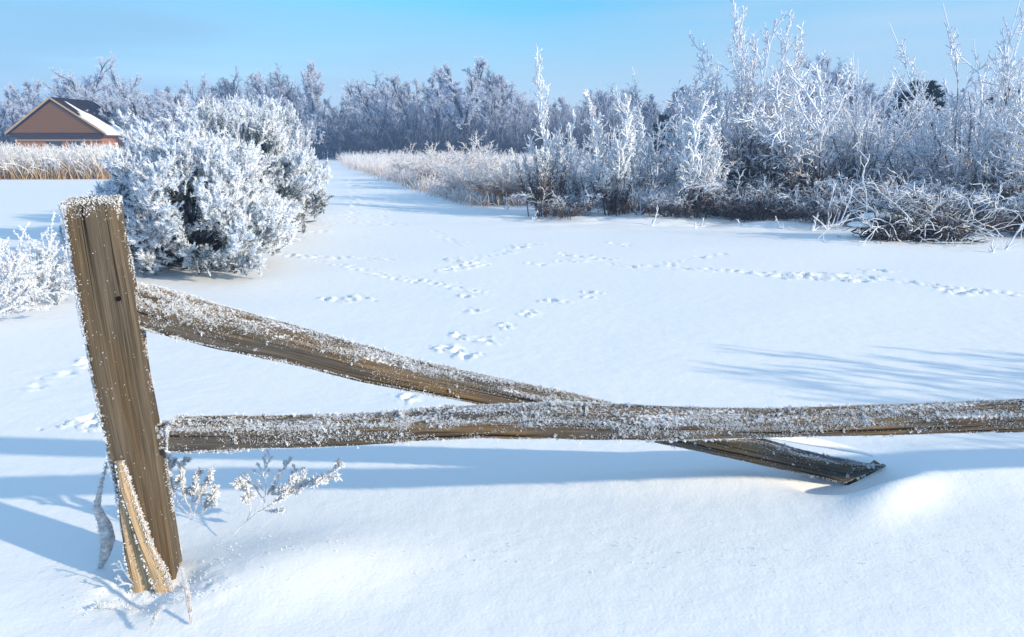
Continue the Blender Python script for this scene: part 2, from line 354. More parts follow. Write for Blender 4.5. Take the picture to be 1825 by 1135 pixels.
def ground_full(x, y):
    h = ground_raw(x, y); shp = h.shape; X = x.ravel(); Y = y.ravel(); H = h.ravel().copy()
    order = np.argsort(Y); Ys = Y[order]
    for (cx, cy, rx, ry, dep, a) in PR:
        m = max(rx, ry) * 3.2
        lo, hi = np.searchsorted(Ys, cy - m), np.searchsorted(Ys, cy + m)
        ids = order[lo:hi]; ids = ids[np.abs(X[ids] - cx) < m]
        if not len(ids): continue
        dx = X[ids] - cx; dy = Y[ids] - cy; c, s = math.cos(a), math.sin(a)
        u = (dx * c + dy * s) / rx; v = (-dx * s + dy * c) / ry
        rr = (u * u + v * v) * (1 + 1.5 * vnoise(X[ids] * 45, Y[ids] * 45, 3) + .8 * vnoise(X[ids] * 110, Y[ids] * 110, 8))
        rr = np.maximum(rr, 0)
        H[ids] += -dep * np.exp(-rr ** 1.5) + dep * 0.8 * np.exp(-((np.sqrt(rr) - 1.35) / 0.42) ** 2) * (0.6 + 0.8 * np.sin(np.arctan2(v, u) * 2 + cx * 40) * .5 + .2)
    return H.reshape(shp)
def gz(x, y):
    return float(ground_raw(np.array([x], float), np.array([y], float))[0])
# fan-shaped grid, fine where the field is near, one sheet that runs past the tree line
rr = [0.9]
while rr[-1] < 60: rr.append(rr[-1] * 1.0052 + 0.0008)
while rr[-1] < 260: rr.append(rr[-1] * 1.03)
rr = np.array(rr)
aa = np.radians(np.concatenate([np.linspace(-180, -48, 60, endpoint=False), np.linspace(-48, 48, 560, endpoint=False), np.linspace(48, 180, 61)]))
AA, RR = np.meshgrid(aa, rr)
XX = RR * np.sin(AA); YY = RR * np.cos(AA)
ZZ = ground_full(XX, YY)
nr, na = XX.shape
idx = np.arange(nr * na).reshape(nr, na)
q = np.stack([idx[:-1, :-1], idx[:-1, 1:], idx[1:, 1:], idx[1:, :-1]], -1).reshape(-1, 4)[:, ::-1]
g = MB(); g.add(np.stack([XX, YY, ZZ], -1), quads=q)
c0 = np.array([[0, 0, gz(0, 0)]]); ring = np.stack([XX[0], YY[0], ZZ[0]], -1)
k = np.arange(na - 1)
g.add(np.concatenate([c0, ring]), tris=np.stack([np.zeros(na - 1, int), k + 2, k + 1], -1))
gm = g.build('snow_ground', M['snow']); tag(gm, 'smooth snow covering the field and mown path, crossed by animal tracks', 'snow', kind='structure')

# ------------------------------------------------------------------ fence
def sweep(mb, rings, closed_ends=True, uvs=None, frost=None):
    """rings (n, S, 3)"""
    n, S, _ = rings.shape; idx = np.arange(n * S).reshape(n, S)
    A = idx[:-1]; B = idx[1:]
    q = np.stack([A, np.roll(A, -1, 1), np.roll(B, -1, 1), B], -1).reshape(-1, 4)
    mb.add(rings, quads=q, uv=uvs, attr=frost)
    if closed_ends:
        for e in (0, n - 1):
            c = rings[e].mean(0)[None]; v = np.concatenate([c, rings[e]]); j = np.arange(S)
            t = np.stack([np.zeros(S, int), 1 + j, 1 + (j + 1) % S], -1)
            if e == 0: t = t[:, ::-1]
            u = None if uvs is None else np.stack([rings[e][:, 2] * .3 + 5, rings[e][:, 0]], -1)
            mb.add(v, tris=t, uv=None if u is None else np.concatenate([u.mean(0)[None], u]), attr=0.15)
def timber(name, parent, corners, mat, frostfn, seed, sub=7, bow=0.0016, rough=0.0022, round_=0.10, rings_n=170):
    """corners: (n,4,3) rows = front-bottom, front-top, back-top, back-bottom along the length"""
    r = np.random.default_rng(seed)
    n0 = len(corners); s = np.linspace(0, n0 - 1, rings_n); i = np.minimum(s.astype(int), n0 - 2); u = (s - i)[:, None, None]
    # smooth interpolation
    C = corners[i] * (1 - u) + corners[i + 1] * u
    cen = C.mean(1); Ls = np.concatenate([[0], np.cumsum(np.linalg.norm(np.diff(cen, axis=0), axis=1))])
    pts = []; cid = []
    for k in range(4):
        a = C[:, k]; b = C[:, (k + 1) % 4]
        for j in range(sub):
            t = j / sub; pts.append(a * (1 - t) + b * t); cid.append(k + t)
    Pn = np.stack(pts, 1); S = Pn.shape[1]; cid = np.array(cid)
    # soften the corners, then rough it up with long ridges and small chips
    sm = (np.roll(Pn, 1, 1) + np.roll(Pn, -1, 1)) / 2; Pn = Pn * .45 + sm * .55
    N_ = unit(Pn - cen[:, None]); per = np.linalg.norm(C[:, 0] - C[:, 1], axis=1).mean() * 4 / S
    LL = Ls[:, None] + 0 * cid[None]; VV = cid[None] * per * sub + 0 * LL
    ridge = fbm(LL * 1.3 + seed, VV * 90, seed, 3) * rough * 1.8 + fbm(LL * 9 + seed, VV * 40, seed + 5, 3) * rough
    wob = fbm(LL * 2.2, VV * 6 + seed, seed + 9, 2) * bow * 5
    Pn = Pn + N_ * (ridge + wob)[..., None]
    uv = np.stack([LL, VV], -1)
    fr = frostfn(Ls[:, None] / Ls[-1] + 0 * cid[None], cid[None] + 0 * LL, Pn)
    mb = MB(); sweep(mb, Pn, True, uv, fr)
    o = mb.build(name, mat, parent)
    nrm = unit(np.cross(np.roll(Pn, -1, 1) - np.roll(Pn, 1, 1), np.gradient(Pn, axis=0)))
    flip = np.sign((nrm * N_).sum(-1, keepdims=True)); nrm = nrm * flip
    return o, Pn, nrm, cid, Ls
def scatter(Pn, nrm, n, prob, rng):
    """random points on the swept surface, kept with probability prob(s, cid)"""
    nn, S, _ = Pn.shape
    i = rng.integers(0, nn - 1, n); j = rng.integers(0, S, n); u = rng.uniform(0, 1, (n, 1)); v = rng.uniform(0, 1, (n, 1)); j2 = (j + 1) % S
    p = (Pn[i, j] * (1 - u) + Pn[i + 1, j] * u) * (1 - v) + (Pn[i, j2] * (1 - u) + Pn[i + 1, j2] * u) * v
    pr_ = prob((i + u[:, 0]) / nn, (j + v[:, 0]) / S * 4, p)
    k = rng.uniform(0, 1, n) < pr_
    return p[k], nrm[i, j][k]

# --- the post
def interp(px_list, x):
    a = np.array(px_list, float); return np.interp(x, a[:, 0], a[:, 1])
YP = 2.16
left_edge = [(345, 97), (362, 100), (470, 118), (620, 147), (780, 181), (900, 206), (1055, 238), (1160, 260)]
right_edge = [(345, 205), (365, 208), (500, 232), (600, 249), (700, 264), (800, 284), (900, 300), (1010, 318), (1160, 342)]
ys = np.linspace(366, 1200, 26)
cor = []
rot = R(14)
ca, sa = math.cos(rot), math.sin(rot)
for y in ys:
    l = P(interp(left_edge, y), y, YP); r_ = P(interp(right_edge, y), y, YP)
    w = (r_[0] - l[0]); c = (l + r_) / 2; z = c[2]
    W = w * 0.86; D = 0.115
    fx = np.array([ca, sa, 0]); fy = np.array([-sa, ca, 0])     # face axes
    # front face centre so that the silhouette runs from l to r_
    cc = np.array([l[0], YP, z])
    cor.append([cc, cc + fx * W, cc + fx * W + fy * D, cc + fy * D])
# order: front-left, front-right, back-right, back-left, from the top downwards; run bottom to top
cor = np.array(cor)[::-1]
cor[-1, 0, 2] += 0.000; cor[-1, 2, 2] += .02; cor[-1, 3, 2] += .016
post = empty('fence_post', (float(POSTB[0]), YP + .06, 0.0), 'leaning weathered brown fence post with a split foot and rime along its edges', 'fence post')
def post_frost(s, c, p):
    f = 0.08 + 0.0 * s
    f = f + 0.55 * np.exp(-((c - 4.0) / .13) ** 2) + 0.55 * np.exp(-((c) / .13) ** 2) + .35 * np.exp(-((c - 2.0) / .35) ** 2) + 0.30 * (s > .99)
    f = f + np.where((c > 2.6), 0.35, 0)
    return f
po, Pn, nr_, cid, Ls = timber('shaft', post, cor, M['post'], post_frost, 11, sub=9, bow=.0022, rough=.0028)
r1 = np.random.default_rng(3)
def pprob(s, c, p):
    n = fbm(s * 22, c * 2, 5, 3)
    e = np.exp(-((c - 4.0) / .16) ** 2) + np.exp(-(c / .10) ** 2) + .75 * np.exp(-((c - 2.0) / .28) ** 2)
    e = e * np.clip(.30 + n * 2.0, 0, 1)
    e = e + np.clip((s - .975) / .025, 0, 1) * .28 * np.clip(.5 + n * 2, 0, 1) + .35 * ((c > 3.1) & (c < 4)) * np.clip(.5 + n * 2, 0, 1) + 0.002 + .012 * np.clip(n * 3, 0, 1) * (c < 1)
    return np.where(s < .17, 0, e)
pp, pn = scatter(Pn, nr_, 95000, pprob, r1)
p_t, n_t = scatter(Pn[-7:], nr_[-7:], 1100, lambda s, c, p: np.clip(s * 1.2 - .1 + fbm(c * 5, s * 2, 9, 3) * 1.6, 0, 1), r1); pp = np.concatenate([pp, p_t]); pn = np.concatenate([pn, n_t])
fm = MB(); flakes(fm, pp, pn, np.random.default_rng(4).uniform(.0014, .0058, len(pp)), r1, 3)
# rime cap on the sawn top
top = Pn[-1]; tcn = top.mean(0)
uu = np.sqrt(r1.uniform(0, 1, 700))[:, None]; pick = top[r1.integers(0, len(top), 700)]
tp = tcn + (pick - tcn) * uu; flakes(fm, tp, np.tile([0, 0, 1.0], (700, 1)), r1.uniform(.002, .0055, 700), r1, 3)
fm.build('rime', M['rime'], post, smooth=False)
# little nail hole
hm = MB(); hc = P(212, 535, YP) ; hc = hc + np.array([0, .026, 0]); a = np.linspace(0, 2 * math.pi, 13)[:-1]
fxn = np.array([ca, sa, 0]); fyn = np.array([-sa, ca, 0]); hc = np.array([P(112 + 41, 535, YP)[0], YP, P(212, 535, YP)[2]])
l0 = P(interp(left_edge, 535), 535, YP); hc = l0 + fxn * 0.118
ringo = [hc - fyn * .006 + fxn * math.cos(t) * .0065 + np.array([0, 0, 1]) * math.sin(t) * .0075 for t in a]
ringi = [hc + fyn * .02 + fxn * math.cos(t) * .004 + np.array([0, 0, 1]) * math.sin(t) * .005 for t in a]
sweep(hm, np.array([ringo, ringi])); hm.build('nail_hole', mat_plain('hole', (.006, .004, .003), .95), post)
# broken pale slabs split from the foot
def slab(name, pts, depth, thick, seed, parent, lift):
    """pts: list of (left px, right px, py)"""
    c4 = []
    for (lx, rx, py), lf in zip(pts, lift):
        a = P(lx, py, YP) ; b = P(rx, py, YP)
        off = -fyn * lf
        base_l = a + np.array([0, (a[0] - P(interp(left_edge, py), py, YP)[0]) * math.tan(rot), 0]); base_r = b + np.array([0, (b[0] - P(interp(left_edge, py), py, YP)[0]) * math.tan(rot), 0])
        c4.append([base_l + off, base_r + off, base_r + off + fyn * thick, base_l + off + fyn * thick])
    c4 = np.array(c4)[::-1]
    o, Pq, nq, cq, _ = timber(name, parent, c4, M['split'], lambda s, c, p: .12 + 0 * s + .5 * np.exp(-(c - 1) ** 2 / .04) , seed, sub=5, bow=.001, rough=.0016, rings_n=60)
    r = np.random.default_rng(seed)
    p_, n_ = scatter(Pq, nq, 5200, lambda s, c, p: np.clip(np.exp(-((c - 1.0) / .22) ** 2) + .6 * np.exp(-((c - 4) / .2) ** 2) + .04, 0, 1) * (s > .1), r)
    f = MB(); flakes(f, p_, n_, r.uniform(.003, .009, len(p_)), r, 3); fo = f.build('rime', M['rime'], o, smooth=False)
    return o
slab('split_piece', [(206, 214, 826), (210, 224, 862), (214, 250, 920), (223, 272, 980), (236, 290, 1040), (240, 294, 1062), (252, 306, 1120)], 0, .02, 31, post, [.004, .012, .018, .022, .025, .026, .026])
slab('split_piece', [(207, 216, 822), (216, 234, 868), (234, 254, 920), (250, 272, 970), (268, 298, 1020), (276, 306, 1045), (292, 325, 1100)], 0, .016, 37, post, [.012, .026, .038, .044, .048, .050, .05])

# crumbs of rime that dropped on the snow under the fence
rq = np.random.default_rng(91); n = 520
cx_ = np.concatenate([rq.normal(POSTB[0] + .02, .12, n // 2), rq.uniform(-1.0, 1.7, n - n // 2)]); cy_ = np.concatenate([rq.normal(POSTB[1] - .04, .06, n // 2), rq.normal(2.32, .07, n - n // 2)])
cz_ = ground_raw(cx_, cy_) + .001; fm = MB(); flakes(fm, np.stack([cx_, cy_, cz_], 1), np.tile([0, 0, 1.0], (n, 1)), rq.uniform(.002, .0075, n), rq, 3)
tag(fm.build('fallen_rime', M['rime'], None, False), 'small crumbs of rime scattered on the snow around the post foot', 'rime crumbs', kind='stuff')

# --- rails
def rail_frost(amount_front):
    def f(s, c, p):
        # c: 0-1 front face (bottom to top edge), 1-2 top face, 2-3 back, 3-4 underside
        n = fbm(s * 30, c * 3, 77, 3)
        v = np.where(c < 1, amount_front + .16 * c, np.where(c < 2, .44, np.where(c < 3, .3, .1)))
        return v + n * .18
    return f
def make_rail(name, label, cols, plane, matkey, seed, depth, front_amt, dens_front, tilt=.0, grp='split rails of the broken fence', cap_s=None):
    """cols: list of (px, bottom y, edge y, top y)"""
    a, b = plane; dirn = unit(np.array([b[0] - a[0], b[1] - a[1], 0.0])); back = np.array([-dirn[1], dirn[0], 0])
    cor = []
    for (px, yb, ye, yt) in cols:
        fb = PV(px, yb, a, b); ft = PV(px, ye, a, b)
        bt0 = ft + back * depth
        # raise the back edge until its outline reaches the top line
        a2 = a + back * depth; b2 = b + back * depth
        bt = PV(px, yt, a2, b2); bt = np.array([ft[0] + back[0] * depth, ft[1] + back[1] * depth, bt[2]])
        bb = fb + back * depth * .92; bb[2] = fb[2] + .008
        cor.append([fb, ft, bt, bb])
    cor = np.array(cor)
    root = empty(name, tuple(cor[:, :].mean((0, 1))), label, 'fence rail', grp)
    o, Pn, nr_, cid, Ls = timber('beam', root, cor, M[matkey], rail_frost(front_amt), seed, sub=8, rings_n=260, bow=.0012, rough=.0030)
    return root, Pn, nr_, Ls
def rail_rime(root, Pn, nr_, n, dens, seed, smin=.003, smax=.011, smask=None):
    r = np.random.default_rng(seed)
    def prob(s, c, p):
        n1 = fbm(s * 40, c * 4, seed, 3); n2 = fbm(s * 9, c * 1.3, seed + 4, 2)
        e1 = np.exp(-((c - 1.0) / .16) ** 2); e0 = np.exp(-((c - 4.0) / .10) ** 2) + np.exp(-(c / .06) ** 2); e2 = np.exp(-((c - 2.0) / .14) ** 2)
        v = np.where(c < 1, dens[0] * (.75 + .5 * c), np.where(c < 2, dens[1], np.where(c < 3, .25, .05)))
        v = v * np.clip(.55 + n1 * 1.5 + n2 * 1.2, .02, 1.4) + .85 * e1 * np.clip(.6 + n1 * 1.6, 0, 1) + .9 * e0 * np.clip(.6 + n1 * 2, 0, 1) + .8 * e2
        return v if smask is None else v * smask(s)
    p, nn = scatter(Pn, nr_, n, prob, r)
    big = (r.uniform(0, 1, len(p)) > .975) & (fbm(p[:, 0] * 14, p[:, 2] * 30, 8, 2) > -.05)
    pb = p[big]; nb_ = nn[big]; rep_ = np.repeat(np.arange(len(pb)), 9)
    f = MB(); flakes(f, p, nn, smin + (smax - smin) * r.uniform(0, 1, len(p)) ** 1.6, r, 3)
    flakes(f, pb[rep_] + r.normal(size=(len(rep_), 3)) * .0022 + nb_[rep_] * .001, nb_[rep_], r.uniform(.004, .0085, len(rep_)), r, 3)
    return f.build('rime', M['rime'], root, smooth=False)
A1 = P(290, 775, 2.22); B1 = P(1825, 742, 2.36)
ext = lambda x, y0, slope: y0 + slope * (x - 1825)
cols1 = [(262, 800, 765, 752), (296, 800, 765, 752), (300, 807, 764, 741), (400, 806, 763, 738), (500, 800, 762, 737), (600, 796, 760, 735), (700, 791, 757, 729), (760, 786, 753, 724), (850, 783, 751, 719), (960, 784, 751, 716), (1060, 785, 753, 717), (1170, 787, 757, 721), (1280, 786, 757, 723), (1400, 783, 756, 723), (1550, 779, 750, 718), (1700, 775, 743, 714), (1825, 770, 738, 710)]
for x in (2050, 2350, 2700, 3100, 3440): cols1.append((x, ext(x, 770, -.03), ext(x, 738, -.034), ext(x, 710, -.028)))
rail1, Pr1, Nr1, L1 = make_rail('fence_rail', 'level rime covered split rail running from the post off to the right', cols1, (A1, B1), 'rail', 51, .085, .24, .35)
rail_rime(rail1, Pr1, Nr1, 260000, (.40, .46), 52, smin=.0016, smax=.0052)
A2 = P(235, 540, 2.24); B2 = P(1560, 842, 3.02)
cols2 = [(205, 572, 528, 492), (228, 577, 531, 498), (262, 590, 538, 505), (300, 599, 549, 513), (330, 607, 557, 521), (400, 625, 577, 541), (500, 645, 599, 569), (640, 681, 634, 606), (750, 701, 662, 637), (840, 719, 682, 658), (960, 745, 708, 683), (1060, 766, 730, 702), (1160, 789, 752, 724), (1250, 807, 771, 744), (1350, 829, 792, 768), (1440, 849, 812, 793), (1506, 864, 828, 808), (1545, 846, 830, 815), (1577, 832, 829, 821)]
rail2, Pr2, Nr2, L2 = make_rail('fence_rail', 'fallen split rail slanting from the top of the post down into the snow', cols2, (A2, B2), 'rail', 61, .10, .12, .3)
rail_rime(rail2, Pr2, Nr2, 190000, (.12, .42), 62, smin=.0016, smax=.0054, smask=lambda s: np.where(s < .03, .2, np.where(s > .72, .35, 1)))
bk0 = unit(np.array([-(B2 - A2)[1], (B2 - A2)[0], 0.0]))
eg = MB(); tri = [PV(1502, 863, A2 + bk0 * .012, B2 + bk0 * .012), PV(1579, 829, A2 + bk0 * .012, B2 + bk0 * .012), PV(1572, 858, A2 + bk0 * .03, B2 + bk0 * .03), PV(1530, 868, A2 + bk0 * .03, B2 + bk0 * .03)]
sweep(eg, np.array([tri, [t_ + bk0 * .07 for t_ in tri]])); eg.build('end_grain', mat_plain('end_grain', (.030, .022, .016), .9, (.012, .009, .007), scale=40), rail2, False)
# soft snow pad lying on the far end of the fallen rail
sm = MB(); rows = []
cA = np.array([PV(x, y, A2, B2) for x, y in ((1330, 788), (1400, 793), (1480, 805), (1540, 818), (1568, 826))])
bk = unit(np.array([-(B2 - A2)[1], (B2 - A2)[0], 0.0]))
for i_, c in enumerate(np.array([cA[0] * (1 - t) + cA[1] * t for t in (0, .5)] + [cA[1] * (1 - t) + cA[2] * t for t in (0, .33, .66)] + [cA[2] * (1 - t) + cA[3] * t for t in (0, .33, .66)] + [cA[3], cA[4]])):
    k_ = math.sin(math.pi * (i_ + .4) / 9.8) ** .6
    rows.append([c + bk * (.05 + .045 * math.cos(t) * k_) + np.array([0, 0, .018 + .014 * k_ * math.sin(t)]) for t in np.linspace(0, 2 * math.pi, 15)[:-1]])
sweep(sm, np.array(rows)); sm.build('snow_cap', M['snow'], rail2)
# the next post, beyond the frame, that carries the rail's far end
pe = Pr1[-4].mean(0)
m2 = np.array([[[pe[0] - .06, pe[1] - .055, z], [pe[0] + .06, pe[1] - .055, z], [pe[0] + .06, pe[1] + .06, z], [pe[0] - .06, pe[1] + .06, z]] for z in np.linspace(-.25, pe[2] + .14, 12)])
p2 = empty('fence_post', (pe[0], pe[1], 0), 'low brown fence post carrying the far right end of the level rail', 'fence post')
timber('shaft', p2, m2, M['post'], post_frost, 71, rings_n=60)

# ------------------------------------------------------------------ shrubs on the right
def shrub_proto(seed, kind, mat, H=2.6, nst=12, spread=.45, sub=1.0, fr=1.0, thick=1.0, full=2):
    """stems in a tuft, side shoots, twigs and twiglets; rime thickens every shoot and is heaviest toward the top"""
    r = np.random.default_rng(seed); low = MB(); tw = MB()
    n = nst
    a = r.uniform(0, 2 * math.pi, n); rad0 = r.uniform(0, .22, n) * H * .5
    st = np.stack([np.cos(a) * rad0, np.sin(a) * rad0, np.full(n, -.06)], 1)
    hh = H * r.uniform(.5, 1.0, n)
    if kind == 'spire':
        d = np.stack([np.cos(a) * spread * r.uniform(.1, 1, n), np.sin(a) * spread * r.uniform(.1, 1, n), np.ones(n)], 1)
        hh = hh * r.uniform(.45, .8, n); hh[:full] = H * r.uniform(.78, .97, full); hh[0] = H; d[:full, :2] *= .5; d[0, :2] *= .2
        P0, R0 = grow(r, st, d, hh, .0095 * H * .5, .007, 9, .05, .03)
        s1, d1, L1_, q1 = spawn(r, P0, R0, 18, .14, .98, .42, .12, .30, .72)
        up1 = .12
    elif kind == 'vase':
        d = np.stack([np.cos(a) * spread, np.sin(a) * spread, np.ones(n)], 1)
        P0, R0 = grow(r, st, d, hh * 1.1, .012 * H * .5, .006, 9, .11, np.where(r.uniform(0, 1, n) > .5, -.05, .02))
        s1, d1, L1_, q1 = spawn(r, P0, R0, 12, .15, .98, .75, .22, .30, .3)
        up1 = .04
    elif kind == 'whip':
        d = np.stack([np.cos(a) * spread * .6, np.sin(a) * spread * .6, np.ones(n)], 1)
        P0, R0 = grow(r, st, d, hh, .011 * H * .5, .009, 12, .085, .0)
        s1, d1, L1_, q1 = spawn(r, P0, R0, 11, .08, .80, .45, .2, .26, .5)
        up1 = .05
    else:  # low, tangled
        d = np.stack([np.cos(a) * spread * 1.6, np.sin(a) * spread * 1.6, np.ones(n)], 1)
        P0, R0 = grow(r, st, d, hh, .008 * H, .004, 8, .18, -.06)
        s1, d1, L1_, q1 = spawn(r, P0, R0, 12, .14, 1, .8, .25, .36, .3)
        up1 = -.02
    def fz(poly, k0, k1): return np.clip(k0 + (k1 - k0) * np.clip(poly[..., 2] / H - .10, 0, 1), -.2, 1.3) * fr
    def rz_(poly, rad): return rad * (.68 + .62 * np.clip(poly[..., 2] / H * 1.5, 0, 1))      # rime builds up in the open air
    tubes(low, P0, R0 * (.8 + .2 * thick), 5, fz(P0, .0, 1.2))
    P1_, R1_ = grow(r, s1, d1, L1_, .0105, .0085, 6, .13, up1, knob=.25)
    tubes(low, P1_, rz_(P1_, R1_) * thick, 4, fz(P1_, .08, 1.7))
    s2, d2, L2_, q2 = spawn(r, P1_, R1_, int(5 * sub), .12, 1.0, .72, .25, .42, .35)
    P2_, R2_ = grow(r, s2, d2, L2_, .0078, .0062, 4, .18, up1 * .8, knob=.35)
    tubes(tw, P2_, rz_(P2_, R2_) * thick, 3, fz(P2_, .16, 2.0))
    s3, d3, L3_, q3 = spawn(r, P2_, R2_, int(3 * sub), .1, 1.0, .75, .3, .5, .4)
    L3_ = np.clip(L3_, .03, .22)
    P3_, R3_ = grow(r, s3, d3, L3_, .0062, .0048, 3, .2, 0, knob=.4)
    tubes(tw, P3_, rz_(P3_, R3_) * thick, 3, fz(P3_, .24, 2.1))
    return low.mesh('stems', mat), tw.mesh('twigs', mat), float(max(P0[..., 2].max(), np.percentile(P1_[..., 2], 99.9)))
def thing_from(name, meshes, loc, rz, scale, label, cat, group, partnames=('stems', 'twigs')):
    o = empty(name, loc, label, cat, group); o.rotation_euler = (0, 0, rz); o.scale = scale
    for pn, me in zip(partnames, meshes): local(pn, me, o)
    return o
PR_S = {
 'spireA': shrub_proto(111, 'spire', M['white_shrub'], 3.2, 17, .40, 1.3, thick=1.15, full=1),
 'spireB': shrub_proto(102, 'spire', M['white_shrub'], 2.4, 14, .30, 1.4, thick=1.35, fr=1.3, full=3),
 'tall': shrub_proto(103, 'spire', M['shrub'], 3.9, 20, .42, 1.3, thick=.95, full=8),
 'vaseA': shrub_proto(104, 'vase', M['shrub'], 2.8, 12, .55, 1.3, thick=1.12),
 'vaseB': shrub_proto(105, 'vase', M['shrub'], 2.4, 13, .60, 1.3, thick=1.05),
 'whip': shrub_proto(106, 'whip', M['shrub'], 4.2, 14, .38, 1.0, thick=1.2),
 'low': shrub_proto(107, 'low', M['shrub'], 1.5, 16, .6, 1.0, fr=.95, thick=.7),
 'tan': shrub_proto(108, 'vase', M['tan_shrub'], 1.5, 34, .55, 1.0, thick=.6, fr=.95),
}
print('protos', {k: len(v[1].polygons) for k, v in PR_S.items()})
GR = 'rime covered shrubs along the right of the clearing'
def shrub(px, base_y, top_y, kind, label, Y=None, rz=0.0, wx=1.0, name='frosted_shrub', group=GR, cat='shrub'):
    g0 = G(px, base_y) if Y is None else np.array([*P(px, 300, Y)[:2], 0])
    z0 = gz(g0[0], g0[1]); top = P(px, top_y, g0[1])[2]; me = PR_S[kind]
    s = (top - z0) / me[2]
    return thing_from(name, me[:2], (g0[0], g0[1], z0), rz, (s * wx, s * wx, s), label, cat, group)
SH = [
 (965, 384, 95, 'spireA', 'tall pointed frosty shrub standing alone at the left end of the thicket', 0.3, .85),
 (1092, 384, 165, 'spireB', 'bright white plume shaped shrub just right of the pointed one', 1.2, .95),
 (1040, 378, 215, 'vaseB', 'twiggy frosty shrub between the pointed shrub and the white plume', 2.2, .8),
 (1160, 372, 138, 'vaseA', 'frosted shrub with curved drooping tips behind the white plume', 4.0, .8),
 (1238, 392, 172, 'spireB', 'white topped shrub with brown lower stems in front of the tallest shrub', 2.9, 1.0),
 (1330, 376, 8, 'tall', 'very tall feathery frosted shrub rising highest in the middle of the thicket', .8, .95),
 (1265, 368, 120, 'vaseA', 'dark stemmed shrub left behind the tallest feathery shrub', 5.2, .8),
 (1392, 372, 60, 'spireA', 'narrow frosted shrub leaning beside the tallest feathery shrub', 3.3, .8),
 (1452, 382, 125, 'vaseB', 'bushy shrub with herringbone frosted twigs right of the tallest shrub', .4, 1.0),
 (1530, 384, 90, 'whip', 'slender shrub with one curved bare whip above the brush pile', 2.0, .7),
 (1580, 380, 160, 'vaseA', 'pale frosted shrub directly behind the brush pile', 1.0, .9),
 (1650, 384, 170, 'vaseB', 'dense frosty shrub in front of the dark evergreen', 3.7, .9),
 (1722, 386, -30, 'whip', 'tallest shrub at the right with long white whips reaching the top of the sky', 5.0, .85),
 (1700, 392, 150, 'vaseA', 'low branching frosty shrub around the feet of the long white whips', .2, .8),
 (1805, 396, 80, 'spireA', 'frosted shrub with arching tip near the right edge', 2.5, 1.0),
 (1880, 405, 110, 'vaseA', 'frosted shrub cut by the right edge of the view', 1.5, 1.0),
 (1960, 420, 60, 'tall', 'big frosted shrub just beyond the right edge', 4.4, 1.0),
]
for px, by, ty, kd, lb, rz, wx in SH: shrub(px, by, ty, kd, lb, rz=rz, wx=wx)
LOWS = [(1010, 383, 300, 'short dark twiggy bush at the foot of the pointed shrub'), (1140, 386, 290, 'low brown tangle between the white plume and the white topped shrub'), (1195, 388, 300, 'low brown bush left of the white topped shrub'),
        (1290, 388, 280, 'low brown twiggy bush right of the white topped shrub'), (1350, 384, 270, 'low brown bush under the tallest feathery shrub'), (1420, 386, 280, 'low bush with reddish brown stems left of the brush pile'),
        (1475, 398, 300, 'low bush touching the left side of the brush pile'), (1600, 396, 280, 'low tangle of bent twigs above the middle of the brush pile'), (1750, 410, 290, 'low frosty tangle behind the right end of the brush pile'), (1815, 415, 290, 'low frosty bush at the right edge beside the brush pile'), (1550, 390, 270, 'low bush behind the left half of the brush pile'), (1680, 396, 270, 'low bush right of the bent twigs behind the brush pile')]
for i, (px, by, ty, lb) in enumerate(LOWS): shrub(px, by + [4, -5, 2, -7, 6, -2][i % 6], ty + 34, 'low', lb, rz=i * 1.7, wx=1.1, name='low_bush', cat='bush')
# second, farther line that closes the thicket
rb = np.random.default_rng(55)
for i, (px, ty) in enumerate([(1020, 248), (1125, 228), (1190, 222), (1240, 175), (1300, 120), (1360, 110), (1425, 150), (1490, 160), (1550, 170), (1610, 180), (1670, 190), (1740, 170), (1790, 160), (1850, 150), (1920, 130)]):
    shrub(px, 0, ty, ['vaseA', 'vaseB', 'spireA', 'tall'][i % 4], 'frosted shrub in the back row of the thicket, seen between the front ones', Y=rb.uniform(18.5, 24), rz=rb.uniform(0, 6), wx=1.0, name='frosted_shrub', group='back row of shrubs in the thicket')
# tan shrubs and the weedy edge left of the thicket
for i, (px, by, ty, lb) in enumerate([(835, 352, 262, 'round tan frosted bush at the path edge left of the pointed shrub'), (780, 335, 258, 'small tan frosted bush farther up the path edge'), (890, 362, 250, 'tan frosted bush next to the pointed shrub'), (815, 330, 238, 'pale frosted bush with arching tips above the tan bushes'), (740, 322, 258, 'small pale bush on the path edge, farthest of the tan bushes')]):
    shrub(px, by, ty, 'tan', lb, rz=i * 2.1, wx=1.25, name='tan_bush', cat='bush', group='tan bushes along the right path edge')
# an off-frame shrub whose shade streaks the snow at the right
og = thing_from('frosted_shrub', PR_S['vaseB'][:2], (4.9, 2.85, 0), 1.0, (.62, .62, .60), 'frosted shrub outside the view on the right that shades the snow', 'shrub', GR)
og = thing_from('frosted_shrub', PR_S['whip'][:2], (6.2, 2.2, 0), 1.0, (.42, .42, .42), 'thin frosted shrub outside the view on the right', 'shrub', GR)

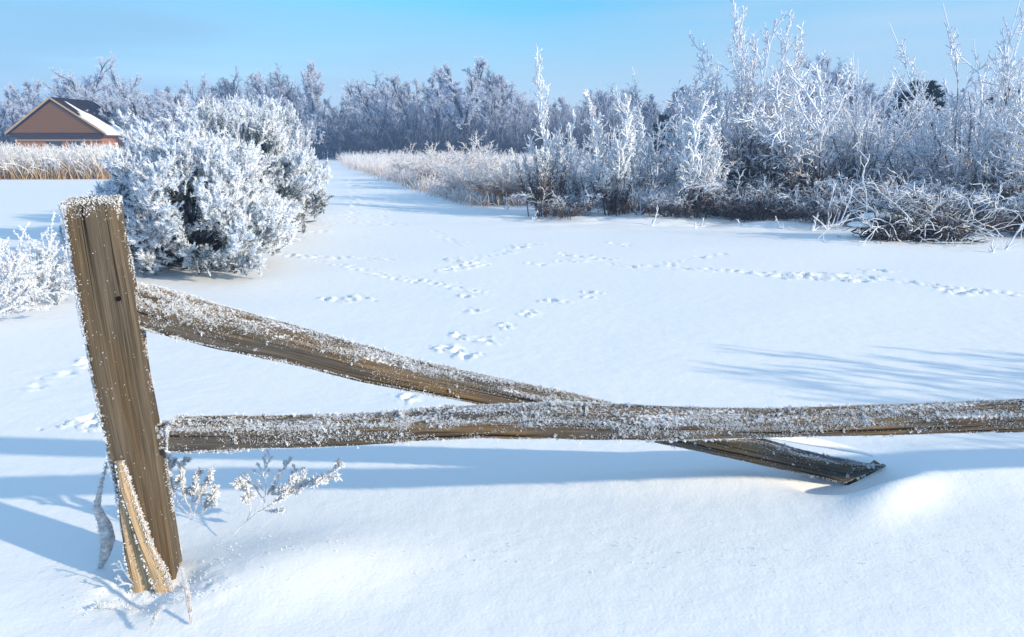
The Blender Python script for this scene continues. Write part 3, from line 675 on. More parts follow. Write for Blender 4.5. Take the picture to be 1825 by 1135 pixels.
# ------------------------------------------------------------------ brush pile
def brush_pile():
    r = np.random.default_rng(9); c = G(1625, 430); c[2] = gz(c[0], c[1])
    root = empty('brush_pile', tuple(c), 'dark heap of cut branches with snow and white rimed sticks on top', 'brush pile')
    mb = MB(); n = 480
    st = np.stack([r.uniform(-.60, .60, n), r.uniform(-.40, .40, n), np.zeros(n)], 1)
    st[:, 2] = r.uniform(0, 1, n) * .66 * np.clip(1 - (st[:, 0] / .72) ** 2, .1, 1)
    d = np.stack([np.sign(r.normal(size=n) + .2) * r.uniform(.2, 1, n), r.normal(size=n) * .5, r.normal(size=n) * .42], 1)
    p, q = grow(r, st - d * .25, d, r.uniform(.3, .7, n), .009, .0035, 7, .18, -.03); p[..., 2] = np.maximum(p[..., 2], 0.0)
    tubes(mb, p, q, 5, np.clip(.0 + p[..., 2] * .85, 0, .6)); s, d1, L, _ = spawn(r, p, q, 4, .2, 1, .6, .2, .35)
    p1, q1 = grow(r, s, d1, L, .005, .003, 4, .2, -.02); p1[..., 2] = np.maximum(p1[..., 2], 0.0); tubes(mb, p1, q1, 3, np.clip(.25 + p1[..., 2], 0, .8))
    v = MB(); 
    for k in range(len(mb.v)): mb.v[k] = mb.v[k] + c
    mb.build('sticks', mat_frosted('cut_sticks', (.075, .062, .058), scale=9), root)
    # white rimed sticks standing out of the heap
    mb = MB(); n = 60
    st = np.stack([r.uniform(-.75, .65, n), r.uniform(-.5, .2, n), r.uniform(0, .3, n)], 1)
    d = np.stack([r.normal(size=n) * .8, r.normal(size=n) * .4, r.uniform(.1, 1.2, n)], 1)
    p, q = grow(r, st, d, r.uniform(.25, 1.15, n), .0065, .0048, 10, .27, -.07, knob=.25); p[..., 2] = np.maximum(p[..., 2], 0.02)
    tubes(mb, p, q, 5, 1.0); s, d1, L, _ = spawn(r, p, q, 4, .3, 1, .8, .2, .32); p1, q1 = grow(r, s, d1, L, .005, .004, 5, .28, 0, knob=.3); tubes(mb, p1, q1, 4, 1.0)
    for k in range(len(mb.v)): mb.v[k] = mb.v[k] + c
    mb.build('rimed_sticks', M['rime'], root)
    # snow caught on top
    mb = MB()
    for (x, y, z, sx, sy, sz) in [(-.45, .0, .33, .32, .2, .05), (-.15, .1, .42, .26, .2, .05), (-.75, -.05, .22, .2, .14, .04), (.3, .05, .36, .2, .16, .035)]:
        u = np.linspace(0, math.pi, 12); w = np.linspace(0, 2 * math.pi, 25)[:-1]; U, W = np.meshgrid(u, w, indexing='ij')
        rr_ = 1 + .35 * fbm(np.cos(W) * 2 + x * 9, np.sin(W) * 2 + U, 4, 2)
        pts = np.stack([x + sx * np.sin(U) * np.cos(W) * rr_, y + sy * np.sin(U) * np.sin(W) * rr_, z + sz * np.cos(U)], -1) + c
        sweep(mb, pts, False)
    mb.build('snow_cap', M['snow'], root)
brush_pile()

# ------------------------------------------------------------------ row of frosted conifers on the left
def conifer_proto(seed, H, Rw, nclump, needles, fr_bias, leaders=()):
    r = np.random.default_rng(seed); inner = MB(); outer = MB(); wood = MB()
    # clumps of shoots: every bough ends in a knobbly plume
    m = nclump; uc = r.uniform(0, 1, m); azc = r.uniform(0, 2 * math.pi, m); zc = uc ** .85
    prof = np.sqrt(np.clip(1 - ((zc - .40) / .66) ** 2, .05, 1)); lob = 1 + .22 * np.sin(azc * 3 + seed) + .17 * np.sin(azc * 5 + 2 * seed + zc * 7)
    rc = Rw * prof * lob * r.uniform(.56, 1.08, m)
    cen = np.stack([np.cos(azc) * rc, np.sin(azc) * rc, .10 + zc * H * .84 * r.uniform(.88, 1.06, m)], 1)
    dc = unit(np.stack([np.cos(azc), np.sin(azc), .5 + 1.8 * zc ** 2], 1) + r.normal(size=(m, 3)) * .18)
    if len(leaders):
        cen[:len(leaders)] = leaders; dc[:len(leaders)] = [.05, .05, 1]; zc[:len(leaders)] = .9
    per = 9; n = m * per; k = np.repeat(np.arange(m), per); kc = k; cvar = r.uniform(0, 1, m)
    zf = zc[k]; tip = cen[k] + r.normal(size=(n, 3)) * .062; outd = unit(dc[k] + r.normal(size=(n, 3)) * .38)
    L = r.uniform(.13, .24, n) * (1 + .9 * (zf > .80) * r.uniform(0, 1, n)); base = tip - outd * .10
    p, q = grow(r, base, outd, L, .010, .006, 6, .13, .10, knob=.2)
    tubes(wood, p, q, 3, .5)
    # limbs joining the stem to the shoots
    k = r.choice(n, min(n, 90), replace=False); c0 = np.stack([base[k, 0] * .15, base[k, 1] * .15, np.maximum(.02, base[k, 2] * .45 - .05)], 1)
    dl = base[k] - c0; pl, ql = grow(r, c0, dl, np.linalg.norm(dl, axis=1), .016, .007, 5, .05, 0); tubes(wood, pl, ql, 4, .35)
    def needles_on(mb, poly, m, ln, rad, ang, fr, t0=.0):
        nb = len(poly); t = r.uniform(t0, 1.0, (nb, m)); f = t * (poly.shape[1] - 1); i = np.minimum(f.astype(int), poly.shape[1] - 2); w = (f - i)[..., None]; bi = np.arange(nb)[:, None]
        A = poly[bi, i]; B = poly[bi, i + 1]; st = (A * (1 - w) + B * w).reshape(-1, 3); T = unit(B - A).reshape(-1, 3)
        rn = unit(np.cross(T, r.normal(size=T.shape))); a = ang + r.normal(size=len(T)) * .22
        a = a * (1 - .5 * t.reshape(-1) ** 3)
        d = T * np.cos(a)[:, None] + rn * np.sin(a)[:, None]
        frv = np.repeat(fr, m) + r.normal(size=len(T)) * .12
        spikes(mb, st, d, r.uniform(.6, 1.15, len(T)) * ln, rad, r, frv)
    low = np.clip((.36 - zf) / .36, 0, 1)
    frost = fr_bias + .34 - .55 * low * r.uniform(.2, 1, n) - .30 * cvar[kc] ** 2
    needles_on(outer, p, needles, .046, .0050, .85, frost)
    # side sprays give each shoot its knobbly plume
    s, d1, L1, _ = spawn(r, p, q, 4, .25, 1.0, .75, .2, .42, .2); ps, qs = grow(r, s, d1, L1, .006, .005, 4, .15, .10)
    needles_on(outer, ps, needles // 2, .038, .0050, .8, np.repeat(frost, 4) + .05)
    # dark green inner needles, bare of rime
    m = n // 2; k = r.choice(n, m, replace=False); inb = p[k] * np.array([.80, .80, .90]); needles_on(inner, inb, needles // 2, .07, .0032, .9, r.uniform(.1, .5, m))
    return [wood.mesh('branches', M['bark']), outer.mesh('frosted_needles', M['needle'], False), inner.mesh('inner_needles', M['needle'], False)]
CA = conifer_proto(201, 1.62, .92, 150, 62, .56)
CC = conifer_proto(207, 1.30, .92, 165, 62, .56, [(-.44 + .03 * (k % 2), .18, .86 + .085 * k) for k in range(6)] + [(-.12, .1, .95 + .08 * k) for k in range(4)] + [(.35, -.1, .95 + .09 * k) for k in range(3)])
CB = conifer_proto(202, 1.75, .88, 140, 60, .50)
HG = 'row of frosted conifer bushes left of the path'
for (x, y, rz, s, me, lb) in [(-3.34, 8.15, .4, (.97, .97, .96), CC, 'nearest and largest frosted conifer bush, right behind the fence post'),
                              (-3.66, 10.5, 2.1, (.84, .95, .99), CB, 'second frosted conifer bush in the row, with upright white tips'),
                              (-3.96, 12.5, 4.0, (.80, .90, 1.12), CA, 'third frosted conifer bush, tallest in the middle of the row'),
                              (-4.42, 14.1, 1.1, (.85, .88, 1.0), CB, 'fourth frosted conifer bush, with dark green showing near the snow'),
                              (-4.78, 16.1, 5.3, (.76, .8, .92), CA, 'farthest frosted conifer bush in the row, nearest the path end')]:
    thing_from('conifer_bush', me, (x, y, gz(x, y) - .02), rz, s, lb, 'conifer bush', HG, ('branches', 'frosted_needles', 'inner_needles'))

# ------------------------------------------------------------------ grasses (countless: stuff)
def blades(xy, h, seed, mat, name, label, K=4, rad=.008, lean=.12, droop=-.05, fr=(.15, 1.1), plume=.3, cat='grass'):
    r = np.random.default_rng(seed); n = len(xy)
    z = ground_raw(xy[:, 0], xy[:, 1]); st = np.stack([xy[:, 0], xy[:, 1], z - .02], 1)
    d = np.stack([r.normal(size=n) * lean, r.normal(size=n) * lean, np.ones(n)], 1)
    p, q = grow(r, st, d, h, rad, rad * .6, K, lean * .6, droop, knob=.2)
    t = np.linspace(0, 1, K)[None]; f = fr[0] + (fr[1] - fr[0]) * t + r.normal(size=(n, 1)) * .12
    mb = MB(); tubes(mb, p, q, 3, f)
    k = r.uniform(0, 1, n) < plume
    s, d1, L, _ = spawn(r, p[k], q[k], 6, .55, 1.0, .5, .2, .16, .2); p1, q1 = grow(r, s, d1, L, rad * .8, rad * .5, 3, .2, -.05); tubes(mb, p1, q1, 3, fr[1])
    o = mb.build(name, mat); tag(o, label, cat, kind='stuff'); return o
r = np.random.default_rng(31)
n = 9000; Yv = r.uniform(33, 46, n); pxv = r.uniform(-120, 215, n)
xy = np.stack([(pxv - CX) / F * Yv, Yv], 1)
blades(xy, r.uniform(.6, 1.52, n) * (1 + .25 * vnoise(xy[:, 0] / 2, xy[:, 1] / 2, 5)), 32, M['grass'], 'tall_grass', 'tall tan prairie grass with white tips in front of the brown house', rad=.016, lean=.22, droop=-.13, fr=(-.05, 1.0), K=6)
# grass band right of the path
def band(n, seed):
    r = np.random.default_rng(seed); Yv = 18.5 + 72 * r.uniform(0, 1, n) ** 1.7
    edge = np.interp(Yv, [14, 16.4, 21.8, 30, 51, 90], [.3, -.1, -1.9, -4.3, -10.2, -19.5])
    w = r.uniform(0, 1, n) ** 1.3 * np.interp(Yv, [15, 25, 60, 90], [3.5, 7, 16, 30])
    return np.stack([edge + w + r.normal(size=n) * .25, Yv + r.normal(size=n) * .3], 1)
xy = band(15000, 41); edge_soft = np.clip(vnoise(xy[:, 0] / 1.3, xy[:, 1] / 2.5, 8) + .5, 0, 1)
hh = (.40 + .60 * edge_soft) * np.random.default_rng(2).uniform(.6, 1.15, len(xy)) * np.interp(xy[:, 1], [18, 24, 40], [.45, .8, 1.15])
blades(xy, hh, 42, M['pale_grass'], 'meadow_grass', 'pale pinkish frosted grass and weeds bordering the right side of the path', rad=.0085, lean=.30, droop=-.08, fr=(.16, 1.0), K=4)
# brown undergrowth under the thicket
n = 13000; r = np.random.default_rng(44); px_ = r.uniform(960, 1960, n); Yb = np.interp(px_, [960, 1300, 1500, 1960], [15.4, 15.2, 14.6, 12.6]); Yv = Yb + .5 + np.abs(r.normal(size=n)) * 2.6
keep = vnoise(px_ / 46, Yv / 1.2, 71) > -.12; px_ = px_[keep]; Yv = Yv[keep]; Yb = Yb[keep]; n = len(Yv)
xy = np.stack([(px_ - CX) / F * Yv, Yv], 1)
m_ug = mat_frosted('undergrowth', (.24, .175, .160), (.76, .79, .86), scale=5)
blades(xy, r.uniform(.2, .85, n) * np.clip(.35 + (Yv - Yb) * .45, .3, 1), 45, m_ug, 'undergrowth', 'brown stems of dead undergrowth beneath the frosted thicket', rad=.0052, lean=.34, droop=-.07, fr=(.36, .90), K=4, plume=.25, cat='undergrowth')

# ------------------------------------------------------------------ frosted weeds near the fence
def weed(name, base, dirs, lens, label, seed, rad=.0035, hair=.012, cat='weed', curl=-.02, dens=90, sub=3, parent_mat='rime', group=None):
    r = np.random.default_rng(seed); base = np.array(base, float); root = empty(name, tuple(base), label, cat, group)
    st = np.tile(base, (len(dirs), 1)) + r.normal(size=(len(dirs), 3)) * .004; d = np.array(dirs, float)
    p, q = grow(r, st, d, np.array(lens), rad, rad * .6, 8, .07, curl)
    mb = MB(); tubes(mb, p, q, 5, .6)
    s, d1, L, _ = spawn(r, p, q, sub, .3, .95, .6, .2, .4, .3); p1, q1 = grow(r, s, d1, L, rad * .7, rad * .4, 5, .1, .02); tubes(mb, p1, q1, 4, .7)
    mb.build('stems', M['shrub'], root)
    f = MB()
    for poly, m in ((p, dens), (p1, dens // 2)):
        s, d2, _, _ = spawn(r, poly, np.ones(poly.shape[:2]), m, .12, 1.0, 1.1, .35, .1)
        spikes_n = len(s); flakes(f, s, unit(d2), r.uniform(.4, 1.2, spikes_n) * hair, r, 3)
    f.build('rime', M['rime'], root, smooth=False); return root
# weeds right of the post, each drawn along its own stems
def weed_on(paths, label, seed, hair, dens, sub=6, ratio=.35):
    r = np.random.default_rng(seed); K = 9; ps = []
    for pts in paths:
        q = np.array([P(*t) for t in pts]); t = np.linspace(0, len(q) - 1, K); i = np.minimum(t.astype(int), len(q) - 2); u = (t - i)[:, None]
        c = q[i] * (1 - u) + q[i + 1] * u; c[1:-1] = c[1:-1] * .5 + (c[:-2] + c[2:]) * .25; ps.append(c + r.normal(size=c.shape) * .002)
    p = np.array(ps); root = empty('frosted_weed', tuple(p[0, 0]), label, 'weed')
    tq = np.broadcast_to(np.linspace(.0016, .0009, K)[None], p.shape[:2]); mb = MB(); tubes(mb, p, tq, 5, .6)
    s_, d1, L, _ = spawn(r, p, tq, sub, .25, .97, .6, .2, ratio, .55); p1, q1 = grow(r, s_, d1, L, .0011, .0007, 5, .12, .02); tubes(mb, p1, q1, 4, .7); mb.build('stems', M['shrub'], root)
    f = MB()
    for poly, m in ((p, dens), (p1, dens // 2)):
        s_, d2, _, _ = spawn(r, poly, np.ones(poly.shape[:2]), m, .18, 1.0, 1.1, .4, .1); n = len(s_)
        tt = np.tile(np.linspace(.3, 1.1, m), len(poly))
        flakes(f, s_ + r.normal(size=(n, 3)) * .0015, unit(d2 + np.array([.25, -.1, .15])), r.uniform(.4, 1.2, n) * hair * tt, r, 3)
    f.build('rime', M['rime'], root, smooth=False); return root
weed_on([[(418, 948, 2.42), (452, 915, 2.45), (505, 888, 2.46), (556, 862, 2.46), (611, 828, 2.46)], [(455, 913, 2.45), (470, 880, 2.46), (520, 873, 2.47), (575, 848, 2.47)], [(440, 928, 2.44), (448, 895, 2.46), (436, 868, 2.46), (424, 862, 2.46)]], 'frost coated weed reaching to the right under the level rail', 301, .015, 300, 9, .24)
weed_on([[(470, 905, 2.55), (476, 870, 2.56), (468, 840, 2.58), (484, 812, 2.58)], [(473, 888, 2.55), (500, 850, 2.57), (512, 820, 2.58)], [(472, 895, 2.55), (450, 862, 2.57), (440, 845, 2.57)], [(474, 880, 2.55), (525, 860, 2.57), (530, 835, 2.57)]], 'thin see-through rimed weed standing behind the reaching one, below the rail', 303, .008, 150, 7, .32)
weed_on([[(345, 925, 2.4), (350, 895, 2.4), (362, 868, 2.42), (375, 845, 2.42)], [(343, 915, 2.4), (328, 885, 2.4), (322, 850, 2.42), (330, 815, 2.44)], [(340, 920, 2.4), (312, 890, 2.42), (306, 850, 2.43), (302, 812, 2.43)], [(352, 920, 2.4), (375, 900, 2.4), (383, 880, 2.4)], [(335, 925, 2.4), (345, 880, 2.42), (350, 845, 2.43)]], 'bushy white rimed weed in the drift at the right of the post foot', 302, .013, 240, 6, .3)
weed_on([[(215, 1083, 2.05), (190, 1088, 2.04), (155, 1096, 2.03), (122, 1098, 2.02)], [(200, 1086, 2.04), (185, 1080, 2.04), (168, 1082, 2.03)]], 'short rimed sprig lying on the snow left of the post foot', 304, .006, 80, 5, .3)
weed_on([[(238, 1040, 2.1), (222, 1020, 2.12), (212, 1000, 2.12)], [(240, 1045, 2.1), (225, 1040, 2.1), (205, 1030, 2.1)]], 'tiny dark sprig at the left foot of the post', 305, .004, 40, 5, .4)
# feathery weeds at the left edge, in the middle distance
for i, (px, py, h, lb) in enumerate([(20, 560, .80, 'feathery white weed at the far left edge'), (62, 550, .70, 'feathery white weed in the middle of the clump left of the post'), (105, 548, .60, 'feathery white weed closest to the left side of the post'), (-30, 585, .75, 'feathery white weed cut off by the left edge'), (85, 520, .55, 'small feathery weed behind the others left of the post')]):
    b = G(px, py); r = np.random.default_rng(400 + i); nd = 15
    d = np.stack([r.normal(size=nd) * .6, r.normal(size=nd) * .5, np.ones(nd)], 1)
    weed('feathery_weed', (b[0], b[1], gz(b[0], b[1])), d, r.uniform(.45, 1, nd) * h, lb, 410 + i, rad=.003, hair=.017, dens=110, sub=5, curl=-.10, group='feathery frosted weeds left of the post')
# hanging rimed leaf blade left of the post
def ribbon(name, pts, widths, label, mat, rimed, seed, cat='dry leaf'):
    r = np.random.default_rng(seed); pts = np.array(pts, float); root = empty(name, tuple(pts[-1]), label, cat)
    t = np.linspace(0, len(pts) - 1, 26); i = np.minimum(t.astype(int), len(pts) - 2); u = (t - i)[:, None]; u = u * u * (3 - 2 * u) * .5 + u * .5
    c = pts[i] * (1 - u) + pts[i + 1] * u; w = np.interp(t, range(len(widths)), widths)
    side = np.array([.95, .3, 0]); rings = []
    for k in range(26):
        a = np.linspace(0, 2 * math.pi, 9)[:-1]
        rings.append([c[k] + side * math.cos(x) * w[k] + np.array([-.3, .95, 0]) * (math.sin(x) * w[k] * .22 + .35 * w[k] * math.cos(x) ** 2) for x in a])
    mb = MB(); sweep(mb, np.array(rings), True, attr_dummy) if False else sweep(mb, np.array(rings), True, None, .45)
    mb.build('blade', mat, root)
    if rimed:
        k = r.integers(0, 25, 2200); a = r.uniform(-1, 1, 2200)[:, None]; p = c[k] + side * a * w[k][:, None] + r.normal(size=(2200, 3)) * .0025
        f = MB(); flakes(f, p, unit(r.normal(size=(2200, 3)) + np.array([.3, -.8, .2])), r.uniform(.002, .006, 2200) * rimed, r, 3); f.build('rime', M['rime'], root, smooth=False)
    return root
YL = 2.25
ribbon('leaf_blade', [P(191, 826, YL), P(180, 862, YL), P(172, 905, YL), P(186, 935, YL + .02), P(192, 965, YL), P(184, 1000, YL), P(172, 1028, YL)], [.002, .005, .011, .020, .022, .013, .002], 'long curled leaf coated in rime hanging beside the left of the post', mat_frosted('leaf', (.42, .38, .36), (.86, .88, .92), 40), .9, 5)
lf = mat_frosted('dry_leaf', (.33, .25, .20), (.8, .82, .86), 60)
ribbon('dry_leaf', [P(322, 1014, 2.02), P(330, 1040, 2.0), P(336, 1070, 1.98), P(341, 1112, 1.95)], [.001, .006, .008, .003], 'thin curled brown leaf stuck in the snow right of the post foot', lf, .5, 6)
ribbon('dry_leaf', [P(290, 1082, 1.95), P(278, 1092, 1.94), P(270, 1118, 1.9)], [.001, .004, .002], 'tiny dry leaf standing in the snow below the post foot', lf, .5, 7)
# short stalks poking out of the snow in front of the thicket
r = np.random.default_rng(77)
for i, (px, py, h, dx) in enumerate([(1140, 385, .42, .1), (1128, 380, .5, -.05), (1160, 398, .35, .6), (1185, 388, .45, -.1), (1448, 408, .30, .3), (1475, 408, .8, -.12), (1490, 408, .75, .35), (1790, 445, .4, .5), (950, 388, .2, .3), (1250, 398, .16, .3), (1320, 402, .15, -.2), (1240, 405, .12, .1), (905, 372, .3, -.3), (870, 362, .3, .4), (1395, 405, .25, -.5), (1770, 450, .2, -.3)]):
    b = G(px, py); mb = MB(); st = np.array([[b[0], b[1], gz(b[0], b[1]) - .02]] * 3); d = np.array([[dx, 0, 1.0], [dx + .5, .1, .8], [dx - .4, 0, .8]])
    p, q = grow(r, st, d, np.array([h, h * .5, h * .45]), .012, .009, 6, .12, 0, knob=.2); tubes(mb, p, q, 4, .7)
    s, d1, L, _ = spawn(r, p[:1], q[:1], 4, .4, 1, .6, .2, .3); p1, q1 = grow(r, s, d1, L, .008, .007, 4, .1, 0); tubes(mb, p1, q1, 4, .9)
    o = mb.build('stalk', M['shrub']); tag(o, 'short frosted stalk poking out of the snow before the thicket', 'stalk', 'short stalks sticking out of the snow by the thicket')

# ------------------------------------------------------------------ brown house
def house():
    Yh = 58.0
    def hp(px, py): return P(px, py, Yh)
    root_loc = hp(110, 262); root_loc[2] = 0
    root = empty('brown_house', tuple(root_loc), 'low brown sided house with a dark gable roof half covered in snow', 'house')
    zr = P(90, 178, Yh)[2]; ze = P(185, 238, Yh)[2]
    L_ = P(15, 238, Yh)[0]; Rr = P(185, 238, Yh)[0]; A = P(90, 178, Yh)[0]
    # gable end faces the camera, ridge runs back and to the right
    # a far eave corner at px 250: choose the ridge direction so that the eave ends there
    Y2 = Yh + 4.5; v = np.array([P(164, 181, Y2)[0] - A, Y2 - Yh, 0.0])
    apex = np.array([(L_ + Rr) / 2 - .0, Yh, zr]); apex[0] = A
    e1 = np.array([L_, Yh, ze]); e2 = np.array([Rr, Yh, ze])
    ov = 0.28
    siding = bpy.data.materials.new('lap_siding'); siding.use_nodes = True; nt = siding.node_tree; b = nt.nodes['Principled BSDF']; b.inputs['Roughness'].default_value = .7
    t = N(nt, 'ShaderNodeTexCoord'); sp = N(nt, 'ShaderNodeSeparateXYZ'); nt.links.new(t.outputs['Object'], sp.inputs[0])
    ml = N(nt, 'ShaderNodeMath', operation='MULTIPLY'); ml.inputs[1].default_value = 5.0; nt.links.new(sp.outputs[2], ml.inputs[0])
    fr = N(nt, 'ShaderNodeMath', operation='FRACT'); nt.links.new(ml.outputs[0], fr.inputs[0])
    r_ = N(nt, 'ShaderNodeValToRGB'); e = r_.color_ramp.elements; e[0].position = 0; e[0].color = (.09, .033, .003, 1); e[1].position = .14; e[1].color = (.165, .066, .004, 1); nt.links.new(fr.outputs[0], r_.inputs[0])
    nt.links.new(r_.outputs[0], b.inputs['Base Color'])
    def prism(mb, pts, vec):
        pts = np.array(pts, float); n_ = len(pts); v2 = np.concatenate([pts, pts + vec]); qs = [[i, (i + 1) % n_, n_ + (i + 1) % n_, n_ + i] for i in range(n_)]
        ts = [[0, i + 1, i] for i in range(1, n_ - 1)] + [[n_, n_ + i, n_ + i + 1] for i in range(1, n_ - 1)]
        mb.add(v2, quads=qs, tris=ts)
    vin = v * .97
    ins = np.array([ov, 0.25, 0])
    w = MB(); wl = e1 + [ov, .3, 0]; wr = e2 + [-ov, .3, 0]
    prism(w, [[wl[0], wl[1], -.1], [wr[0], wr[1], -.1], [wr[0], wr[1], ze - .02], [wl[0], wl[1], ze - .02]], v * .96); w.build('wall', mat_plain('brick', (.38, .17, .08), .8, (.28, .12, .05)), root, False)
    g_ = MB(); sl = (zr - ze) / (A - L_); ga = apex - [0, -.03, .08]
    prism(g_, [e1 + [.16, .03, .06], e2 + [-.16, .03, .06], ga], v * .95); g_.build('gable', siding, root, False)
    # porch shadow under the gable painted as a dark band, soffit trim
    bd = MB(); prism(bd, [e1 + [.1, -.02, -.26], e2 + [-.1, -.02, -.26], e2 + [-.1, -.02, 0.02], e1 + [.1, -.02, .02]], np.array([0, .14, 0])); bd.build('porch_shade', mat_plain('painted_shade', (.035, .022, .016), .6), root, False)
    bm_ = MB(); prism(bm_, [wl + [0, -.12, -.52], wr + [0, -.12, -.52], wr + [0, -.12, -.38], wl + [0, -.12, -.38]], np.array([0, .11, 0])); bm_.build('beam_trim', mat_plain('beam', (.34, .22, .15), .6), root, False)
    th = .13
    roof = MB()
    up = np.array([0, 0, th])
    e1o = e1 + [-.2, -.10, -.08]; e2o = e2 + [.2, -.10, -.08]; ap = apex + [0, -.10, .08]
    prism(roof, [e1o, ap, ap + up, e1o + up], v * 1.02); prism(roof, [ap + [.002, 0, 0], e2o, e2o + up, ap + up + [.002, 0, 0]], v * 1.02)
    ro = roof.build('roof', mat_plain('shingles', (.026, .016, .014), .95, (.016, .010, .009), spec=.05), root, False)
    tr = MB(); tt = np.array([0, -.04, 0])
    prism(tr, [e1o + tt, ap + tt, ap + tt + up * 1.05, e1o + tt + up * 1.05], np.array([0, .037, 0])); prism(tr, [ap + tt, e2o + tt, e2o + tt + up * 1.05, ap + tt + up * 1.05], np.array([0, .037, 0])); tr.build('rake_trim', mat_plain('trim', (.46, .30, .16), .6), root, False)
    gt = MB(); prism(gt, [e2o + [.003, 0, -.02], e2o + [.12, 0, -.02], e2o + [.12, 0, .14], e2o + [.003, 0, .14]], v * 1.02); gt.build('gutter', mat_plain('gutter', (.75, .74, .74), .5), root, False)
    # snow sheet on the lower roof with a ragged upper edge
    sn = MB(); nu, nv = 110, 12; a_ = e2o + up; bvec = (ap + up) - a_
    U = np.linspace(.0, 1.0, nu); lim = .40 + .50 * fbm(U * 9, U * 0 + 3, 12, 4) + .46 * np.exp(-((U - .22) / .14) ** 2) - .10 * U
    lim = np.clip(lim, .12, .93)
    topg = np.array([[a_ + v * 1.0 * u + bvec * (l * j / (nv - 1)) + np.array([0, 0, .005 + .07 * math.sin(math.pi * min(1, (j + .6) / nv)) ** .5]) for j in range(nv)] for u, l in zip(U, lim)])
    botg = topg.copy(); botg[..., 2] -= .0
    idx = np.arange(nu * nv).reshape(nu, nv); q = np.stack([idx[:-1, :-1], idx[1:, :-1], idx[1:, 1:], idx[:-1, 1:]], -1).reshape(-1, 4)
    sn.add(topg, quads=q)
    so_ = sn.build('roof_snow', M['snow'], ro); md = so_.modifiers.new('thick', 'SOLIDIFY'); md.thickness = .06; md.offset = -1
    # window and door hints under the band
    for x0 in (.35, .62):
        wx = wl[0] + (wr[0] - wl[0]) * x0; wm = MB(); prism(wm, [[wx, wl[1] - .05, .5], [wx + 1.1, wl[1] - .05, .5], [wx + 1.1, wl[1] - .05, ze - .35], [wx, wl[1] - .05, ze - .35]], np.array([0, .046, 0])); wm.build('window', mat_plain('glass', (.03, .04, .05), .1, spec=.6), root, False)
house()

# ------------------------------------------------------------------ distant trees
def tree_proto(seed, H, nl, spread, kind='round', dens=1.0, cm='tree_crown', fr=1.0):
    r = np.random.default_rng(seed); trunk = MB(); crown = MB()
    st = np.array([[0, 0, -.3]]); p, q = grow(r, st, np.array([[.05, .02, 1.0]]), H * {'fork': .42, 'round': .62}.get(kind, .84), .030 * H, .008 * H, 10, .045, .03)
    sets = [(p, q)]
    if kind == 'fork':
        s, d, L, rr_ = spawn(r, p, q, 5, .35, 1.0, .38, .1, 1.35, .1); p0, q0 = grow(r, s, d, L, .017 * H, .005 * H, 10, .09, .05); tubes(trunk, p0, q0, 5, .18); sets = [(p0, q0)]
    tubes(trunk, p, q, 7, .12)
    p, q = sets[0]
    s, d, L, rr_ = spawn(r, p, q, int(nl / len(p)) if kind == 'fork' else nl, .22, 1.0, .68 if kind == 'round' else .5, .15, .66 * spread if kind == 'round' else (.52 * spread if kind != 'fork' else .5), .2 if kind == 'round' else .45)
    p1, q1 = grow(r, s, d, L, np.minimum(rr_ * .6, .0125 * H), .0042 * H, 8, .12, .07); tubes(trunk, p1, q1, 5, np.linspace(.0, .2, 8)[None] + 0 * q1)
    s, d, L, _ = spawn(r, p1, q1, 9, .18, 1.0, .65, .2, .42, .35); p2, q2 = grow(r, s, d, L, .0044 * H, .0018 * H, 6, .15, .06); tubes(crown, p2, q2, 4, np.linspace(.05, .55, 6)[None] + 0 * q2)
    s, d, L, _ = spawn(r, p2, q2, int(8 * dens), .15, 1.0, .7, .2, .46, .3); p3, q3 = grow(r, s, d, L, .0019 * H, .0014 * H, 4, .18, .05); tubes(crown, p3, q3, 3, .50 * fr)
    s, d, L, _ = spawn(r, p3, q3, int(7 * dens), .1, 1.0, .75, .25, .55, .3); p4, q4 = grow(r, s, d, np.clip(L, .02 * H, .055 * H), .0016 * H, .0012 * H, 2, .1, 0); tubes(crown, p4, q4, 3, .84 * fr)
    pts = np.concatenate([p4.reshape(-1, 3), p3.reshape(-1, 3)]); Hr = np.percentile(pts[:, 2], 98.6)
    return trunk.mesh('trunk', M['bark']), crown.mesh('crown', M[cm]), Hr
TP = [tree_proto(501, 10, 20, 1.0), tree_proto(502, 10, 24, .75, 'tall'), tree_proto(503, 10, 25, 1.0, 'fork'), tree_proto(504, 10, 16, .9, 'round', .8), tree_proto(505, 10, 30, 1.0, 'fork', .9),
      tree_proto(506, 10, 26, 1.0, 'round', 1.0, 'far', .72), tree_proto(507, 10, 28, 1.0, 'fork', .9, 'far', .66)]
print('trees', [len(t[1].polygons) for t in TP])
def tree(px, top, Y, k, label, group, wx=1.0, rz=0.0, name='frosted_tree'):
    x = P(px, 262, Y)[0]; z0 = gz(x, Y) ; H = P(px, top, Y)[2] - z0; s = H / TP[k][2]
    return thing_from(name, TP[k][:2], (x, Y, z0), rz, (s * wx, s * wx, s), label, 'tree', group, ('trunk', 'crown'))
TG = 'frosted trees along the far edge of the field'
